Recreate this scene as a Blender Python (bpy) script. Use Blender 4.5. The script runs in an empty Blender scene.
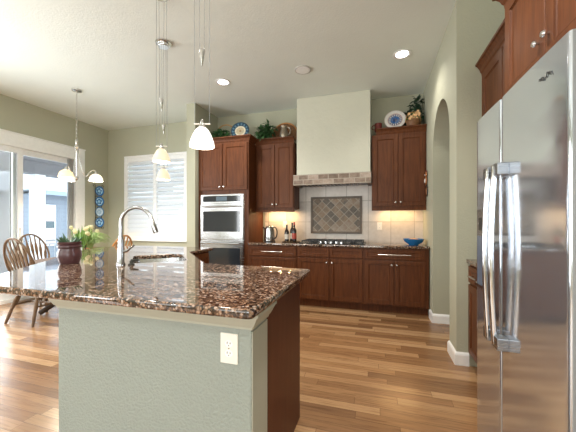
import bpy, bmesh, math, random
from mathutils import Vector, Matrix
PI = math.pi
sc = bpy.context.scene
COL = sc.collection
# ------------------------------------------------------------------ camera, world, exposure
cam_d = bpy.data.cameras.new('camera')
cam = bpy.data.objects.new('camera', cam_d); COL.objects.link(cam)
cam.location = (0, 0, 1.23)
cam.rotation_euler = (PI / 2, 0, 0.2955)
cam_d.sensor_width = 36; cam_d.lens = 292 / 576 * 36; cam_d.shift_y = 6.5 / 576
cam_d.clip_start = 0.05; cam_d.clip_end = 200
sc.camera = cam
sc.view_settings.view_transform = 'Standard'; sc.view_settings.look = 'None'
sc.view_settings.gamma = 1; sc.view_settings.use_curve_mapping = False
sc.view_settings.exposure = 0.55
w = bpy.data.worlds.new('sky'); sc.world = w; w.use_nodes = True
bgn = w.node_tree.nodes['Background']
bgn.inputs[0].default_value = (0.80, 0.90, 1.0, 1); bgn.inputs[1].default_value = 3.3
sc.cycles.max_bounces = 8; sc.cycles.diffuse_bounces = 4; sc.cycles.glossy_bounces = 4
sc.cycles.transparent_max_bounces = 8; sc.cycles.sample_clamp_indirect = 6
sc.cycles.caustics_reflective = False; sc.cycles.caustics_refractive = False

def area(name, loc, rot, sx, sy, power, color=(1, 1, 1), spread=PI):
    d = bpy.data.lights.new(name, 'AREA'); d.shape = 'RECTANGLE'; d.size = sx; d.size_y = sy
    d.energy = power; d.color = color; d.spread = spread
    o = bpy.data.objects.new(name, d); COL.objects.link(o); o.location = loc; o.rotation_euler = rot
    return o
# daylight-toned fill panels added before the closed wall behind the camera
DAY = (0.93, 0.97, 1.0)
for wx in (-3.9, -1.5, 0.9):
    area('rear_fill_panel', (wx, -3.93, 1.55), (PI / 2, 0, 0), 1.7, 2.1, 30, DAY)
area('side_daylight_panel', (-5.33, 1.14, 1.55), (0, -PI / 2, 0), 2.0, 1.0, 95, DAY)  # added lamp on windowless wall, brightens the arch wall and right cabinets
for wy in (-2.95,):
    area('side_daylight_panel', (-5.33, wy, 1.55), (0, -PI / 2, 0), 2.1, 1.2, 60, DAY)  # unseen lamp standing for the window mirrored in the oven glass
# added fill panel on the solid right wall, lights the left wall and nook
area('right_fill_panel', (1.33, -3.0, 1.6), (0, PI / 2, 0), 2.0, 1.6, 75, DAY)
# daylight at the patio door (outside it, facing in)
area('patio_door_daylight', (-5.62, 2.75, 1.3), (0, -PI / 2 , 0), 2.3, 0.9, 130, DAY)

# ------------------------------------------------------------------ materials
def mat(name, col, rough=0.5, metal=0.0, spec=0.5, **kw):
    m = bpy.data.materials.new(name); m.use_nodes = True
    nt = m.node_tree; b = nt.nodes['Principled BSDF']
    b.inputs['Base Color'].default_value = (*col, 1); b.inputs['Roughness'].default_value = rough
    b.inputs['Metallic'].default_value = metal; b.inputs['Specular IOR Level'].default_value = spec
    for k, v in kw.items(): b.inputs[k.replace('_', ' ')].default_value = v
    return m
def N(m, t, **kw):
    n = m.node_tree.nodes.new(t)
    for k, v in kw.items(): setattr(n, k, v)
    return n
def L(m, a, b): m.node_tree.links.new(a, b)
def bsdf(m): return m.node_tree.nodes['Principled BSDF']
def coords(m, scale=(1, 1, 1), rot=(0, 0, 0), kind='Object'):
    tc = N(m, 'ShaderNodeTexCoord'); mp = N(m, 'ShaderNodeMapping')
    if kind == 'World':
        g = N(m, 'ShaderNodeNewGeometry'); L(m, g.outputs['Position'], mp.inputs[0])
    else: L(m, tc.outputs[kind], mp.inputs[0])
    mp.inputs['Scale'].default_value = scale; mp.inputs['Rotation'].default_value = rot
    return mp.outputs[0]
def noise(m, vec, scale, detail=3, rough=0.5, dist=0):
    n = N(m, 'ShaderNodeTexNoise'); n.inputs['Scale'].default_value = scale; n.inputs['Detail'].default_value = detail
    n.inputs['Roughness'].default_value = rough; n.inputs['Distortion'].default_value = dist
    if vec: L(m, vec, n.inputs['Vector'])
    return n.outputs['Fac']
def ramp(m, fac, stops, interp='LINEAR'):
    r = N(m, 'ShaderNodeValToRGB'); cr = r.color_ramp; cr.interpolation = interp
    while len(cr.elements) < len(stops): cr.elements.new(0.5)
    for e, (p, c) in zip(cr.elements, stops): e.position = p; e.color = (*c, 1)
    L(m, fac, r.inputs[0]); return r.outputs[0]
def mix(m, fac, a, b, mode='MIX'):
    x = N(m, 'ShaderNodeMix', data_type='RGBA', blend_type=mode)
    for sock, v in ((x.inputs[0], fac), (x.inputs[6], a), (x.inputs[7], b)):
        if isinstance(v, (int, float)): sock.default_value = v
        elif isinstance(v, tuple): sock.default_value = (*v, 1)
        else: L(m, v, sock)
    return x.outputs[2]
def math_(m, op, a, b=None):
    x = N(m, 'ShaderNodeMath', operation=op)
    for s, v in zip(x.inputs, (a, b)):
        if v is None: continue
        if isinstance(v, (int, float)): s.default_value = v
        else: L(m, v, s)
    return x.outputs[0]
def bump(m, h, strength=0.3, dist=0.01):
    b = N(m, 'ShaderNodeBump'); b.inputs['Strength'].default_value = strength; b.inputs['Distance'].default_value = dist
    L(m, h, b.inputs['Height']); L(m, b.outputs[0], bsdf(m).inputs['Normal'])
def base(m, c): L(m, c, bsdf(m).inputs['Base Color'])

def paint(name, col, tex=60, strength=0.35, dist=0.004, rough=0.75):
    m = mat(name, col, rough, spec=0.25)
    v = coords(m, kind='World')
    n = noise(m, v, tex, 3, 0.55)
    h = ramp(m, n, [(0.40, (0, 0, 0)), (0.58, (1, 1, 1))])
    bump(m, h, strength, dist)
    n2 = noise(m, v, 3, 2)
    base(m, mix(m, n2, tuple(c * 0.97 for c in col), tuple(min(1, c * 1.03) for c in col)))
    return m
M = {}
M['wall'] = paint('sage_wall_paint', (0.44, 0.438, 0.335), 70, 0.25, 0.003)
M['wall_green'] = paint('sage_green_paint', (0.315, 0.35, 0.32), 85, 0.6, 0.004)
M['ceiling'] = paint('ceiling_texture_paint', (0.77, 0.815, 0.765), 60, 0.22, 0.003)
M['plaster'] = paint('hood_cream_plaster', (0.60, 0.595, 0.495), 9, 0.25, 0.006)
M['trimsage'] = mat('cream_sage_trim', (0.42, 0.43, 0.365), 0.5)
def plain(name, col, rough=0.5, metal=0.0, var=0.06, scale=25, **kw):
    m = mat(name, col, rough, metal, **kw)
    n = noise(m, coords(m), scale, 2)
    base(m, mix(m, n, tuple(c * (1 - var) for c in col), tuple(min(1, c * (1 + var)) for c in col)))
    return m
M['white'] = plain('white_trim_paint', (0.87, 0.87, 0.86), 0.4)
M['whiteplastic'] = plain('white_plastic', (0.82, 0.80, 0.74), 0.35)
M['vinyl'] = plain('white_vinyl', (0.85, 0.86, 0.87), 0.4)
M['speakerrim'] = plain('speaker_rim', (0.52, 0.51, 0.48), 0.5)
M['vinylgrey'] = plain('grey_screen_frame', (0.28, 0.28, 0.27), 0.5)

def wood(name, dark, mid, light, grain=(18, 18, 1.6), rough=0.45, coat=0.05):
    m = mat(name, mid, rough, spec=0.22); v = coords(m, grain, kind='World')
    n = noise(m, v, 2.2, 5, 0.6, 0.6)
    n2 = noise(m, coords(m, kind='World'), 1.7, 2)
    c = ramp(m, n, [(0.25, dark), (0.5, mid), (0.78, light)])
    c = mix(m, math_(m, 'MULTIPLY', n2, 0.5), c, dark)
    base(m, c); bsdf(m).inputs['Coat Weight'].default_value = coat; bsdf(m).inputs['Coat Roughness'].default_value = 0.25
    return m
CH = ((0.062, 0.018, 0.005), (0.112, 0.034, 0.0105), (0.175, 0.060, 0.019))
M['cherry'] = wood('cherry_cabinet_wood', *CH)
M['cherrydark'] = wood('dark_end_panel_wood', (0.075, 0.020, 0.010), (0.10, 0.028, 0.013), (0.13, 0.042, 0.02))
M['oak'] = wood('chair_oak', (0.075, 0.042, 0.021), (0.14, 0.08, 0.042), (0.21, 0.13, 0.072), (12, 12, 12))
M['oaklight'] = wood('honey_chair_wood', (0.36, 0.15, 0.045), (0.52, 0.24, 0.08), (0.62, 0.33, 0.13), (12, 12, 12))
M['darkbase'] = wood('table_dark_wood', (0.03, 0.018, 0.012), (0.05, 0.03, 0.02), (0.08, 0.05, 0.03))
M['wicker'] = wood('wicker', (0.22, 0.11, 0.04), (0.42, 0.25, 0.10), (0.58, 0.40, 0.2), (60, 60, 90), 0.6, 0)
M['trayw'] = wood('arched_tray_wood', (0.10, 0.045, 0.018), (0.19, 0.09, 0.04), (0.28, 0.15, 0.07), (14, 14, 14))

def floor_mat():
    m = mat('oak_plank_floor', (0.5, 0.3, 0.15), 0.26)
    v0 = coords(m, kind='World')
    s0 = N(m, 'ShaderNodeSeparateXYZ'); L(m, v0, s0.inputs[0])
    row = math_(m, 'FLOOR', math_(m, 'DIVIDE', s0.outputs[1], 0.078))
    wn = N(m, 'ShaderNodeTexWhiteNoise', noise_dimensions='1D'); L(m, row, wn.inputs['W'])
    cc = N(m, 'ShaderNodeCombineXYZ'); L(m, math_(m, 'ADD', s0.outputs[0], math_(m, 'MULTIPLY', wn.outputs['Value'], 7.0)), cc.inputs[0]); L(m, s0.outputs[1], cc.inputs[1]); L(m, s0.outputs[2], cc.inputs[2])
    v = cc.outputs[0]
    def bricks(width, off, c1, c2):
        b = N(m, 'ShaderNodeTexBrick', offset=off, offset_frequency=2, squash=1.0)
        L(m, v, b.inputs['Vector'])
        b.inputs['Color1'].default_value = (*c1, 1); b.inputs['Color2'].default_value = (*c2, 1); b.inputs['Mortar'].default_value = (0.0, 0, 0, 1)
        b.inputs['Scale'].default_value = 1; b.inputs['Brick Width'].default_value = width; b.inputs['Row Height'].default_value = 0.078
        b.inputs['Mortar Size'].default_value = 0.0011; b.inputs['Mortar Smooth'].default_value = 0.1
        return b
    b = bricks(0.93, 0.0, (0, 0, 0), (1, 1, 1))
    tone = ramp(m, b.outputs['Color'], [(0.0, (0.22, 0.110, 0.050)), (0.2, (0.30, 0.155, 0.070)), (0.55, (0.38, 0.205, 0.095)), (0.85, (0.49, 0.29, 0.145)), (1.0, (0.56, 0.35, 0.19))])
    # per-board grain offset
    sx = N(m, 'ShaderNodeSeparateXYZ'); L(m, v, sx.inputs[0])
    cx = N(m, 'ShaderNodeCombineXYZ')
    L(m, math_(m, 'MULTIPLY', sx.outputs[0], 1.6), cx.inputs[0]); L(m, math_(m, 'MULTIPLY', sx.outputs[1], 34), cx.inputs[1])
    sep = N(m, 'ShaderNodeSeparateColor'); L(m, b.outputs['Color'], sep.inputs[0])
    L(m, math_(m, 'MULTIPLY', sep.outputs[0], 37), cx.inputs[2])
    g = noise(m, cx.outputs[0], 2.4, 6, 0.62, 0.9)
    grain = ramp(m, g, [(0.28, (0.50, 0.42, 0.36)), (0.5, (0.95, 0.95, 0.95)), (0.75, (1.12, 1.1, 1.06))])
    c = mix(m, 1.0, tone, grain, 'MULTIPLY')
    c = mix(m, b.outputs['Fac'], c, (0.10, 0.05, 0.025))
    base(m, c); bump(m, math_(m, 'SUBTRACT', g, b.outputs['Fac']), 0.05, 0.003)
    bsdf(m).inputs['Coat Weight'].default_value = 0.2; bsdf(m).inputs['Coat Roughness'].default_value = 0.18
    return m
M['floor'] = floor_mat()

def granite():
    m = mat('brown_granite', (0.2, 0.1, 0.06), 0.035, spec=0.5, IOR=1.85)
    v = coords(m, kind='World')
    wv = N(m, 'ShaderNodeTexNoise'); wv.inputs['Scale'].default_value = 40; L(m, v, wv.inputs['Vector'])
    vv = mix(m, 0.012, v, wv.outputs['Color'], 'ADD')
    vo = N(m, 'ShaderNodeTexVoronoi', feature='F1'); vo.inputs['Scale'].default_value = 84; vo.inputs['Randomness'].default_value = 1; L(m, vv, vo.inputs['Vector'])
    sep = N(m, 'ShaderNodeSeparateColor'); L(m, vo.outputs['Color'], sep.inputs[0])
    blob = ramp(m, sep.outputs[0], [(0.0, (0.014, 0.011, 0.011)), (0.20, (0.04, 0.024, 0.018)), (0.30, (0.14, 0.078, 0.048)), (0.6, (0.27, 0.155, 0.095)), (0.82, (0.38, 0.25, 0.18)), (1.0, (0.50, 0.42, 0.37))])
    edge = ramp(m, vo.outputs['Distance'], [(0.42, (1, 1, 1)), (0.72, (0.12, 0.10, 0.10))])
    c = mix(m, 1.0, blob, edge, 'MULTIPLY')
    n = noise(m, v, 160, 3); sp = ramp(m, n, [(0.60, (0, 0, 0)), (0.68, (1, 1, 1))])
    c = mix(m, sp, c, (0.02, 0.016, 0.016))
    base(m, c); return m
M['granite'] = granite()

def steel(name, col=(0.46, 0.46, 0.46), rough=0.22, stretch=(3, 3, 260), b=0.04):
    m = mat(name, col, rough, 1.0)
    n = noise(m, coords(m, stretch, kind='World'), 1.0, 2)
    L(m, ramp(m, n, [(0.3, (rough - .05,) * 3), (0.7, (rough + .06,) * 3)]), bsdf(m).inputs['Roughness'])
    base(m, mix(m, n, tuple(c * .95 for c in col), tuple(min(1, c * 1.05) for c in col)))
    return m
M['steel'] = steel('brushed_stainless')
def fridge_steel():
    m = mat('fridge_stainless', (0.50, 0.53, 0.58), 0.2, 0.9)
    n = noise(m, coords(m, (0.6, 0.6, 9), kind='World'), 1.0, 3)
    L(m, ramp(m, n, [(0.35, (0.07,) * 3), (0.65, (0.15,) * 3)]), bsdf(m).inputs['Roughness'])
    base(m, mix(m, n, (0.62, 0.67, 0.74), (0.67, 0.72, 0.79)))
    return m
M['fridge'] = fridge_steel()
M['bracket'] = steel('dark_bracket_steel', (0.30, 0.31, 0.33), 0.3)
M['nickel'] = steel('satin_nickel', (0.62, 0.60, 0.57), 0.22, (40, 40, 40))
M['chrome'] = steel('polished_chrome', (0.72, 0.72, 0.73), 0.1, (40, 40, 40))
M['faucet'] = steel('brushed_faucet_steel', (0.42, 0.42, 0.43), 0.2, (40, 40, 40))
M['black'] = plain('black_enamel', (0.012, 0.012, 0.013), 0.25)
M['blackmatte'] = plain('black_plastic', (0.02, 0.02, 0.022), 0.45)
M['greyplastic'] = plain('grey_plastic', (0.22, 0.23, 0.24), 0.4)
M['ovenglass'] = plain('oven_black_glass', (0.022, 0.026, 0.033), 0.06, spec=0.8)
M['display'] = plain('oven_display', (0.10, 0.14, 0.18), 0.15)
M['dispense'] = plain('dispenser_blue_grey', (0.10, 0.12, 0.16), 0.25)
def emis(name, col, s, basecol=None):
    m = mat(name, basecol or col, 0.4); b = bsdf(m)
    n = noise(m, coords(m), 18, 2)
    L(m, mix(m, n, tuple(c * .94 for c in col), col), b.inputs['Emission Color']); b.inputs['Emission Strength'].default_value = s
    return m
M['shadewhite'] = emis('lit_white_glass_shade', (1.0, 0.93, 0.84), 1.0, (0.8, 0.78, 0.74))
M['shadewarm'] = emis('lit_warm_glass_shade', (1.0, 0.78, 0.52), 0.50, (0.42, 0.36, 0.28))
M['shadeamber'] = emis('lit_amber_glass_shade', (1.0, 0.72, 0.34), 0.55, (0.6, 0.5, 0.3))
M['canlight'] = emis('downlight_lens', (1.0, 0.96, 0.88), 9.0)
M['ledwarm'] = emis('warm_led_lens', (1.0, 0.68, 0.32), 1.3)
def glow_through(m, col, f=0.5):
    nt = m.node_tree; t = nt.nodes.new('ShaderNodeBsdfTranslucent'); t.inputs[0].default_value = (*col, 1)
    x = nt.nodes.new('ShaderNodeMixShader'); x.inputs[0].default_value = f; o = nt.nodes['Material Output']
    nt.links.new(bsdf(m).outputs[0], x.inputs[1]); nt.links.new(t.outputs[0], x.inputs[2]); nt.links.new(x.outputs[0], o.inputs[0])
M['shadebowl'] = emis('chandelier_white_glass', (1.0, 0.93, 0.84), 0.5, (0.8, 0.78, 0.74)); glow_through(M['shadebowl'], (.95, .9, .82))
M['shadebowlamber'] = emis('chandelier_amber_glass', (1.0, 0.84, 0.60), 0.35, (0.65, 0.56, 0.42)); glow_through(M['shadebowlamber'], (.9, .78, .58))
def tile(name, size, cols, mortar, msize, rot=(0, 0, 0), h=None, off=0.0, rough=0.4, loc=(0, 0, 0), bmp=0.2):
    m = mat(name, cols[0][1], rough)
    g = N(m, 'ShaderNodeNewGeometry'); sp = N(m, 'ShaderNodeSeparateXYZ'); L(m, g.outputs['Position'], sp.inputs[0])
    cb = N(m, 'ShaderNodeCombineXYZ'); L(m, sp.outputs[0], cb.inputs[0]); L(m, sp.outputs[2], cb.inputs[1])
    mp = N(m, 'ShaderNodeMapping'); L(m, cb.outputs[0], mp.inputs[0]); mp.inputs['Rotation'].default_value = rot; mp.inputs['Location'].default_value = loc
    b = N(m, 'ShaderNodeTexBrick', offset=off); L(m, mp.outputs[0], b.inputs['Vector'])
    b.inputs['Color1'].default_value = (0, 0, 0, 1); b.inputs['Color2'].default_value = (1, 1, 1, 1); b.inputs['Mortar'].default_value = (0.5, .5, .5, 1)
    b.inputs['Scale'].default_value = 1; b.inputs['Brick Width'].default_value = size; b.inputs['Row Height'].default_value = h or size
    b.inputs['Mortar Size'].default_value = msize; b.inputs['Mortar Smooth'].default_value = 0.1
    n = noise(m, mp.outputs[0], 14, 5, 0.65)
    sc_ = N(m, 'ShaderNodeSeparateColor'); L(m, b.outputs['Color'], sc_.inputs[0])
    f = math_(m, 'ADD', math_(m, 'MULTIPLY', sc_.outputs[0], 0.55), math_(m, 'MULTIPLY', math_(m, 'SUBTRACT', n, 0.28), 0.95))
    c = ramp(m, f, cols)
    base(m, mix(m, b.outputs['Fac'], c, mortar))
    bump(m, math_(m, 'SUBTRACT', math_(m, 'MULTIPLY', n, 0.3), b.outputs['Fac']), bmp, 0.004)
    return m
M['tile'] = tile('cream_travertine_tile', 0.335, [(0.0, (0.48, 0.44, 0.40)), (0.5, (0.60, 0.56, 0.52)), (1.0, (0.70, 0.66, 0.62))], (0.36, 0.33, 0.29), 0.005, loc=(0.13, 0.10, 0))
M['slate'] = tile('diagonal_slate_tile', 0.1015, [(0.05, (0.06, 0.05, 0.042)), (0.35, (0.13, 0.105, 0.08)), (0.55, (0.22, 0.15, 0.095)), (0.9, (0.30, 0.26, 0.22))], (0.30, 0.26, 0.21), 0.005, rot=(0, 0, PI / 4), rough=0.5)
M['slateedge'] = plain('slate_border', (0.11, 0.085, 0.065), 0.5, var=0.3, scale=40)
M['mantel'] = tile('tumbled_mantel_tile', 0.155, [(0.05, (0.09, 0.06, 0.04)), (0.38, (0.22, 0.155, 0.115)), (0.62, (0.33, 0.25, 0.195)), (0.95, (0.52, 0.42, 0.35))], (0.40, 0.35, 0.29), 0.005, h=0.0725, off=0.5, loc=(0, -0.0, 0), rough=0.55)
def glass(name):
    m = bpy.data.materials.new(name); m.use_nodes = True; nt = m.node_tree
    for n in list(nt.nodes): nt.nodes.remove(n)
    o = nt.nodes.new('ShaderNodeOutputMaterial'); t = nt.nodes.new('ShaderNodeBsdfTransparent'); g = nt.nodes.new('ShaderNodeBsdfGlossy')
    g.inputs['Roughness'].default_value = 0.02; t.inputs[0].default_value = (0.95, 0.97, 0.97, 1)
    f = nt.nodes.new('ShaderNodeFresnel'); f.inputs[0].default_value = 1.3; x = nt.nodes.new('ShaderNodeMixShader')
    nt.links.new(f.outputs[0], x.inputs[0]); nt.links.new(t.outputs[0], x.inputs[1]); nt.links.new(g.outputs[0], x.inputs[2]); nt.links.new(x.outputs[0], o.inputs[0])
    return m
M['glass'] = glass('window_glass')
def screen():
    m = bpy.data.materials.new('insect_screen_mesh'); m.use_nodes = True; nt = m.node_tree
    for n in list(nt.nodes): nt.nodes.remove(n)
    o = nt.nodes.new('ShaderNodeOutputMaterial'); t = nt.nodes.new('ShaderNodeBsdfTransparent'); g = nt.nodes.new('ShaderNodeBsdfDiffuse')
    g.inputs[0].default_value = (0.42, 0.42, 0.43, 1); x = nt.nodes.new('ShaderNodeMixShader'); x.inputs[0].default_value = 0.62
    nt.links.new(t.outputs[0], x.inputs[1]); nt.links.new(g.outputs[0], x.inputs[2]); nt.links.new(x.outputs[0], o.inputs[0])
    return m
M['screen'] = screen()
def translucent(name, col, f=0.35):
    m = mat(name, col, 0.5); nt = m.node_tree; t = nt.nodes.new('ShaderNodeBsdfTranslucent'); t.inputs[0].default_value = (*col, 1)
    x = nt.nodes.new('ShaderNodeMixShader'); x.inputs[0].default_value = f; o = nt.nodes['Material Output']
    n = noise(m, coords(m), 10, 2); base(m, mix(m, n, tuple(c * .97 for c in col), col))
    nt.links.new(bsdf(m).outputs[0], x.inputs[1]); nt.links.new(t.outputs[0], x.inputs[2]); nt.links.new(x.outputs[0], o.inputs[0])
    return m
M['louver'] = translucent('white_shutter_louver', (0.80, 0.82, 0.84), 0.22)
M['leaf'] = plain('ivy_leaf_green', (0.035, 0.10, 0.03), 0.45, var=0.6, scale=22)
M['leafdark'] = plain('dark_leaf_green', (0.014, 0.045, 0.02), 0.4, var=0.6, scale=22)
M['leafbright'] = plain('bright_leaf_green', (0.16, 0.30, 0.06), 0.45, var=0.4, scale=14)
M['leafgrass'] = plain('grassy_leaf_green', (0.25, 0.36, 0.13), 0.5, var=0.4, scale=14)
M['succulent'] = plain('succulent_leaf', (0.045, 0.10, 0.05), 0.4, var=0.4)
M['petal'] = plain('pale_yellow_petal', (0.82, 0.78, 0.52), 0.5, var=0.15)
M['peach'] = plain('peach_petal', (0.80, 0.50, 0.26), 0.5, var=0.3)
M['potplum'] = plain('plum_glazed_pot', (0.075, 0.030, 0.033), 0.3, var=0.35, scale=30)
M['soil'] = plain('potting_soil', (0.03, 0.02, 0.014), 0.9)
M['terracotta'] = plain('terracotta', (0.48, 0.22, 0.10), 0.7)
M['copper'] = plain('copper_glaze', (0.42, 0.17, 0.07), 0.25, 0.3, var=0.6, scale=60)
M['redmug'] = plain('red_stoneware', (0.16, 0.022, 0.018), 0.3, var=0.3)
M['bluebowl'] = plain('blue_bowl_glaze', (0.015, 0.16, 0.42), 0.2, var=0.25)
M['snack'] = plain('orange_snack_food', (0.75, 0.36, 0.08), 0.6, var=0.4, scale=60)
M['pewter'] = plain('pewter_pitcher', (0.30, 0.25, 0.19), 0.3, 0.7, var=0.4, scale=30)
M['bottle'] = plain('dark_bottle_glass', (0.016, 0.010, 0.008), 0.08, var=0.4)
M['label'] = plain('paper_bottle_label', (0.62, 0.58, 0.50), 0.6, var=0.2, scale=60)
M['labelred'] = plain('red_bottle_label', (0.35, 0.05, 0.03), 0.5)
M['iron'] = plain('dark_wrought_iron', (0.05, 0.05, 0.045), 0.4, 0.6)
def plate_mat(name, rings, petals, pc, r0, R):
    m = mat(name, (0.8, 0.8, 0.75), 0.15); tc = N(m, 'ShaderNodeTexCoord'); s = N(m, 'ShaderNodeSeparateXYZ'); L(m, tc.outputs['Object'], s.inputs[0])
    x, y = s.outputs[0], s.outputs[1]
    r = math_(m, 'DIVIDE', math_(m, 'SQRT', math_(m, 'ADD', math_(m, 'MULTIPLY', x, x), math_(m, 'MULTIPLY', y, y))), R)
    c = ramp(m, r, rings, 'CONSTANT')
    th = math_(m, 'ARCTAN2', y, x)
    k = math_(m, 'GREATER_THAN', math_(m, 'SINE', math_(m, 'MULTIPLY', th, petals)), 0.1)
    band = ramp(m, r, [(0, (0, 0, 0)), (r0[0], (1, 1, 1)), (r0[1], (0, 0, 0))], 'CONSTANT')
    if len(r0) > 2: band = ramp(m, r, [(0, (0, 0, 0)), (r0[0], (1, 1, 1)), (r0[1], (0, 0, 0)), (r0[2], (1, 1, 1)), (r0[3], (0, 0, 0))], 'CONSTANT')
    c = mix(m, mix(m, 1.0, k, band, 'MULTIPLY'), c, pc)
    n = noise(m, tc.outputs['Object'], 60, 3)
    sp = ramp(m, n, [(0.56, (0, 0, 0)), (0.60, (1, 1, 1))])
    c = mix(m, mix(m, 0.6, (0, 0, 0), sp, 'MIX'), c, mix(m, 0.5, c, pc))
    base(m, c); return m
CREAM = (0.80, 0.74, 0.58); NAVY = (0.02, 0.05, 0.16); BLUE = (0.03, 0.12, 0.36)
M['plate_floral'] = plate_mat('floral_rim_plate', [(0, (0.45, 0.25, 0.10)), (0.12, (0.66, 0.55, 0.36)), (0.44, CREAM), (0.60, (0.02, 0.06, 0.11)), (0.98, (0.03, 0.05, 0.05))], 14, (0.12, 0.24, 0.32), (0.68, 0.90), 0.15)
M['plate_check'] = plate_mat('blue_patterned_plate', [(0, NAVY), (0.22, BLUE), (0.40, NAVY), (0.62, (0.55, 0.40, 0.38)), (0.70, (0.75, 0.72, 0.68)), (0.97, (0.45, 0.25, 0.22))], 16, (0.70, 0.68, 0.66), (0.42, 0.60, 0.78, 0.94), 0.15)
M['plate_blue'] = plate_mat('blue_swirl_plate', [(0, (0.40, 0.68, 0.88)), (0.3, (0.05, 0.28, 0.65)), (0.5, (0.50, 0.76, 0.92)), (0.72, (0.03, 0.18, 0.50)), (0.95, (0.02, 0.08, 0.22))], 5, (0.02, 0.10, 0.32), (0.3, 0.62), 0.098)
M['plate_pale'] = plate_mat('pale_blue_plate', [(0, (0.50, 0.66, 0.82)), (0.5, (0.62, 0.76, 0.88)), (0.80, (0.10, 0.26, 0.50)), (0.95, (0.02, 0.08, 0.22))], 7, (0.24, 0.42, 0.66), (0.2, 0.5), 0.098)
# outdoors
M['siding'] = None
def siding():
    m = mat('pale_grey_siding', (0.19, 0.215, 0.25), 0.6); v = coords(m, kind='World')
    s = N(m, 'ShaderNodeSeparateXYZ'); L(m, v, s.inputs[0]); f = math_(m, 'FRACT', math_(m, 'MULTIPLY', s.outputs[2], 5.5))
    base(m, ramp(m, f, [(0.0, (0.13, 0.15, 0.18)), (0.1, (0.19, 0.215, 0.25)), (1, (0.20, 0.225, 0.26))])); return m
M['siding'] = siding()
M['snow'] = plain('snowy_roof', (0.55, 0.57, 0.60), 0.8)
M['fascia'] = plain('grey_blue_fascia', (0.25, 0.30, 0.36), 0.6)
M['soffit'] = plain('porch_soffit_grey', (0.20, 0.19, 0.195), 0.7)
M['deck'] = plain('pale_deck_boards', (0.5, 0.49, 0.48), 0.8)
M['rail'] = plain('grey_railing_metal', (0.30, 0.31, 0.33), 0.5)
M['curtain'] = plain('pinkish_window_blind', (0.50, 0.42, 0.40), 0.8)
M['darkpane'] = plain('dark_window_pane', (0.06, 0.09, 0.10), 0.1)

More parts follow.
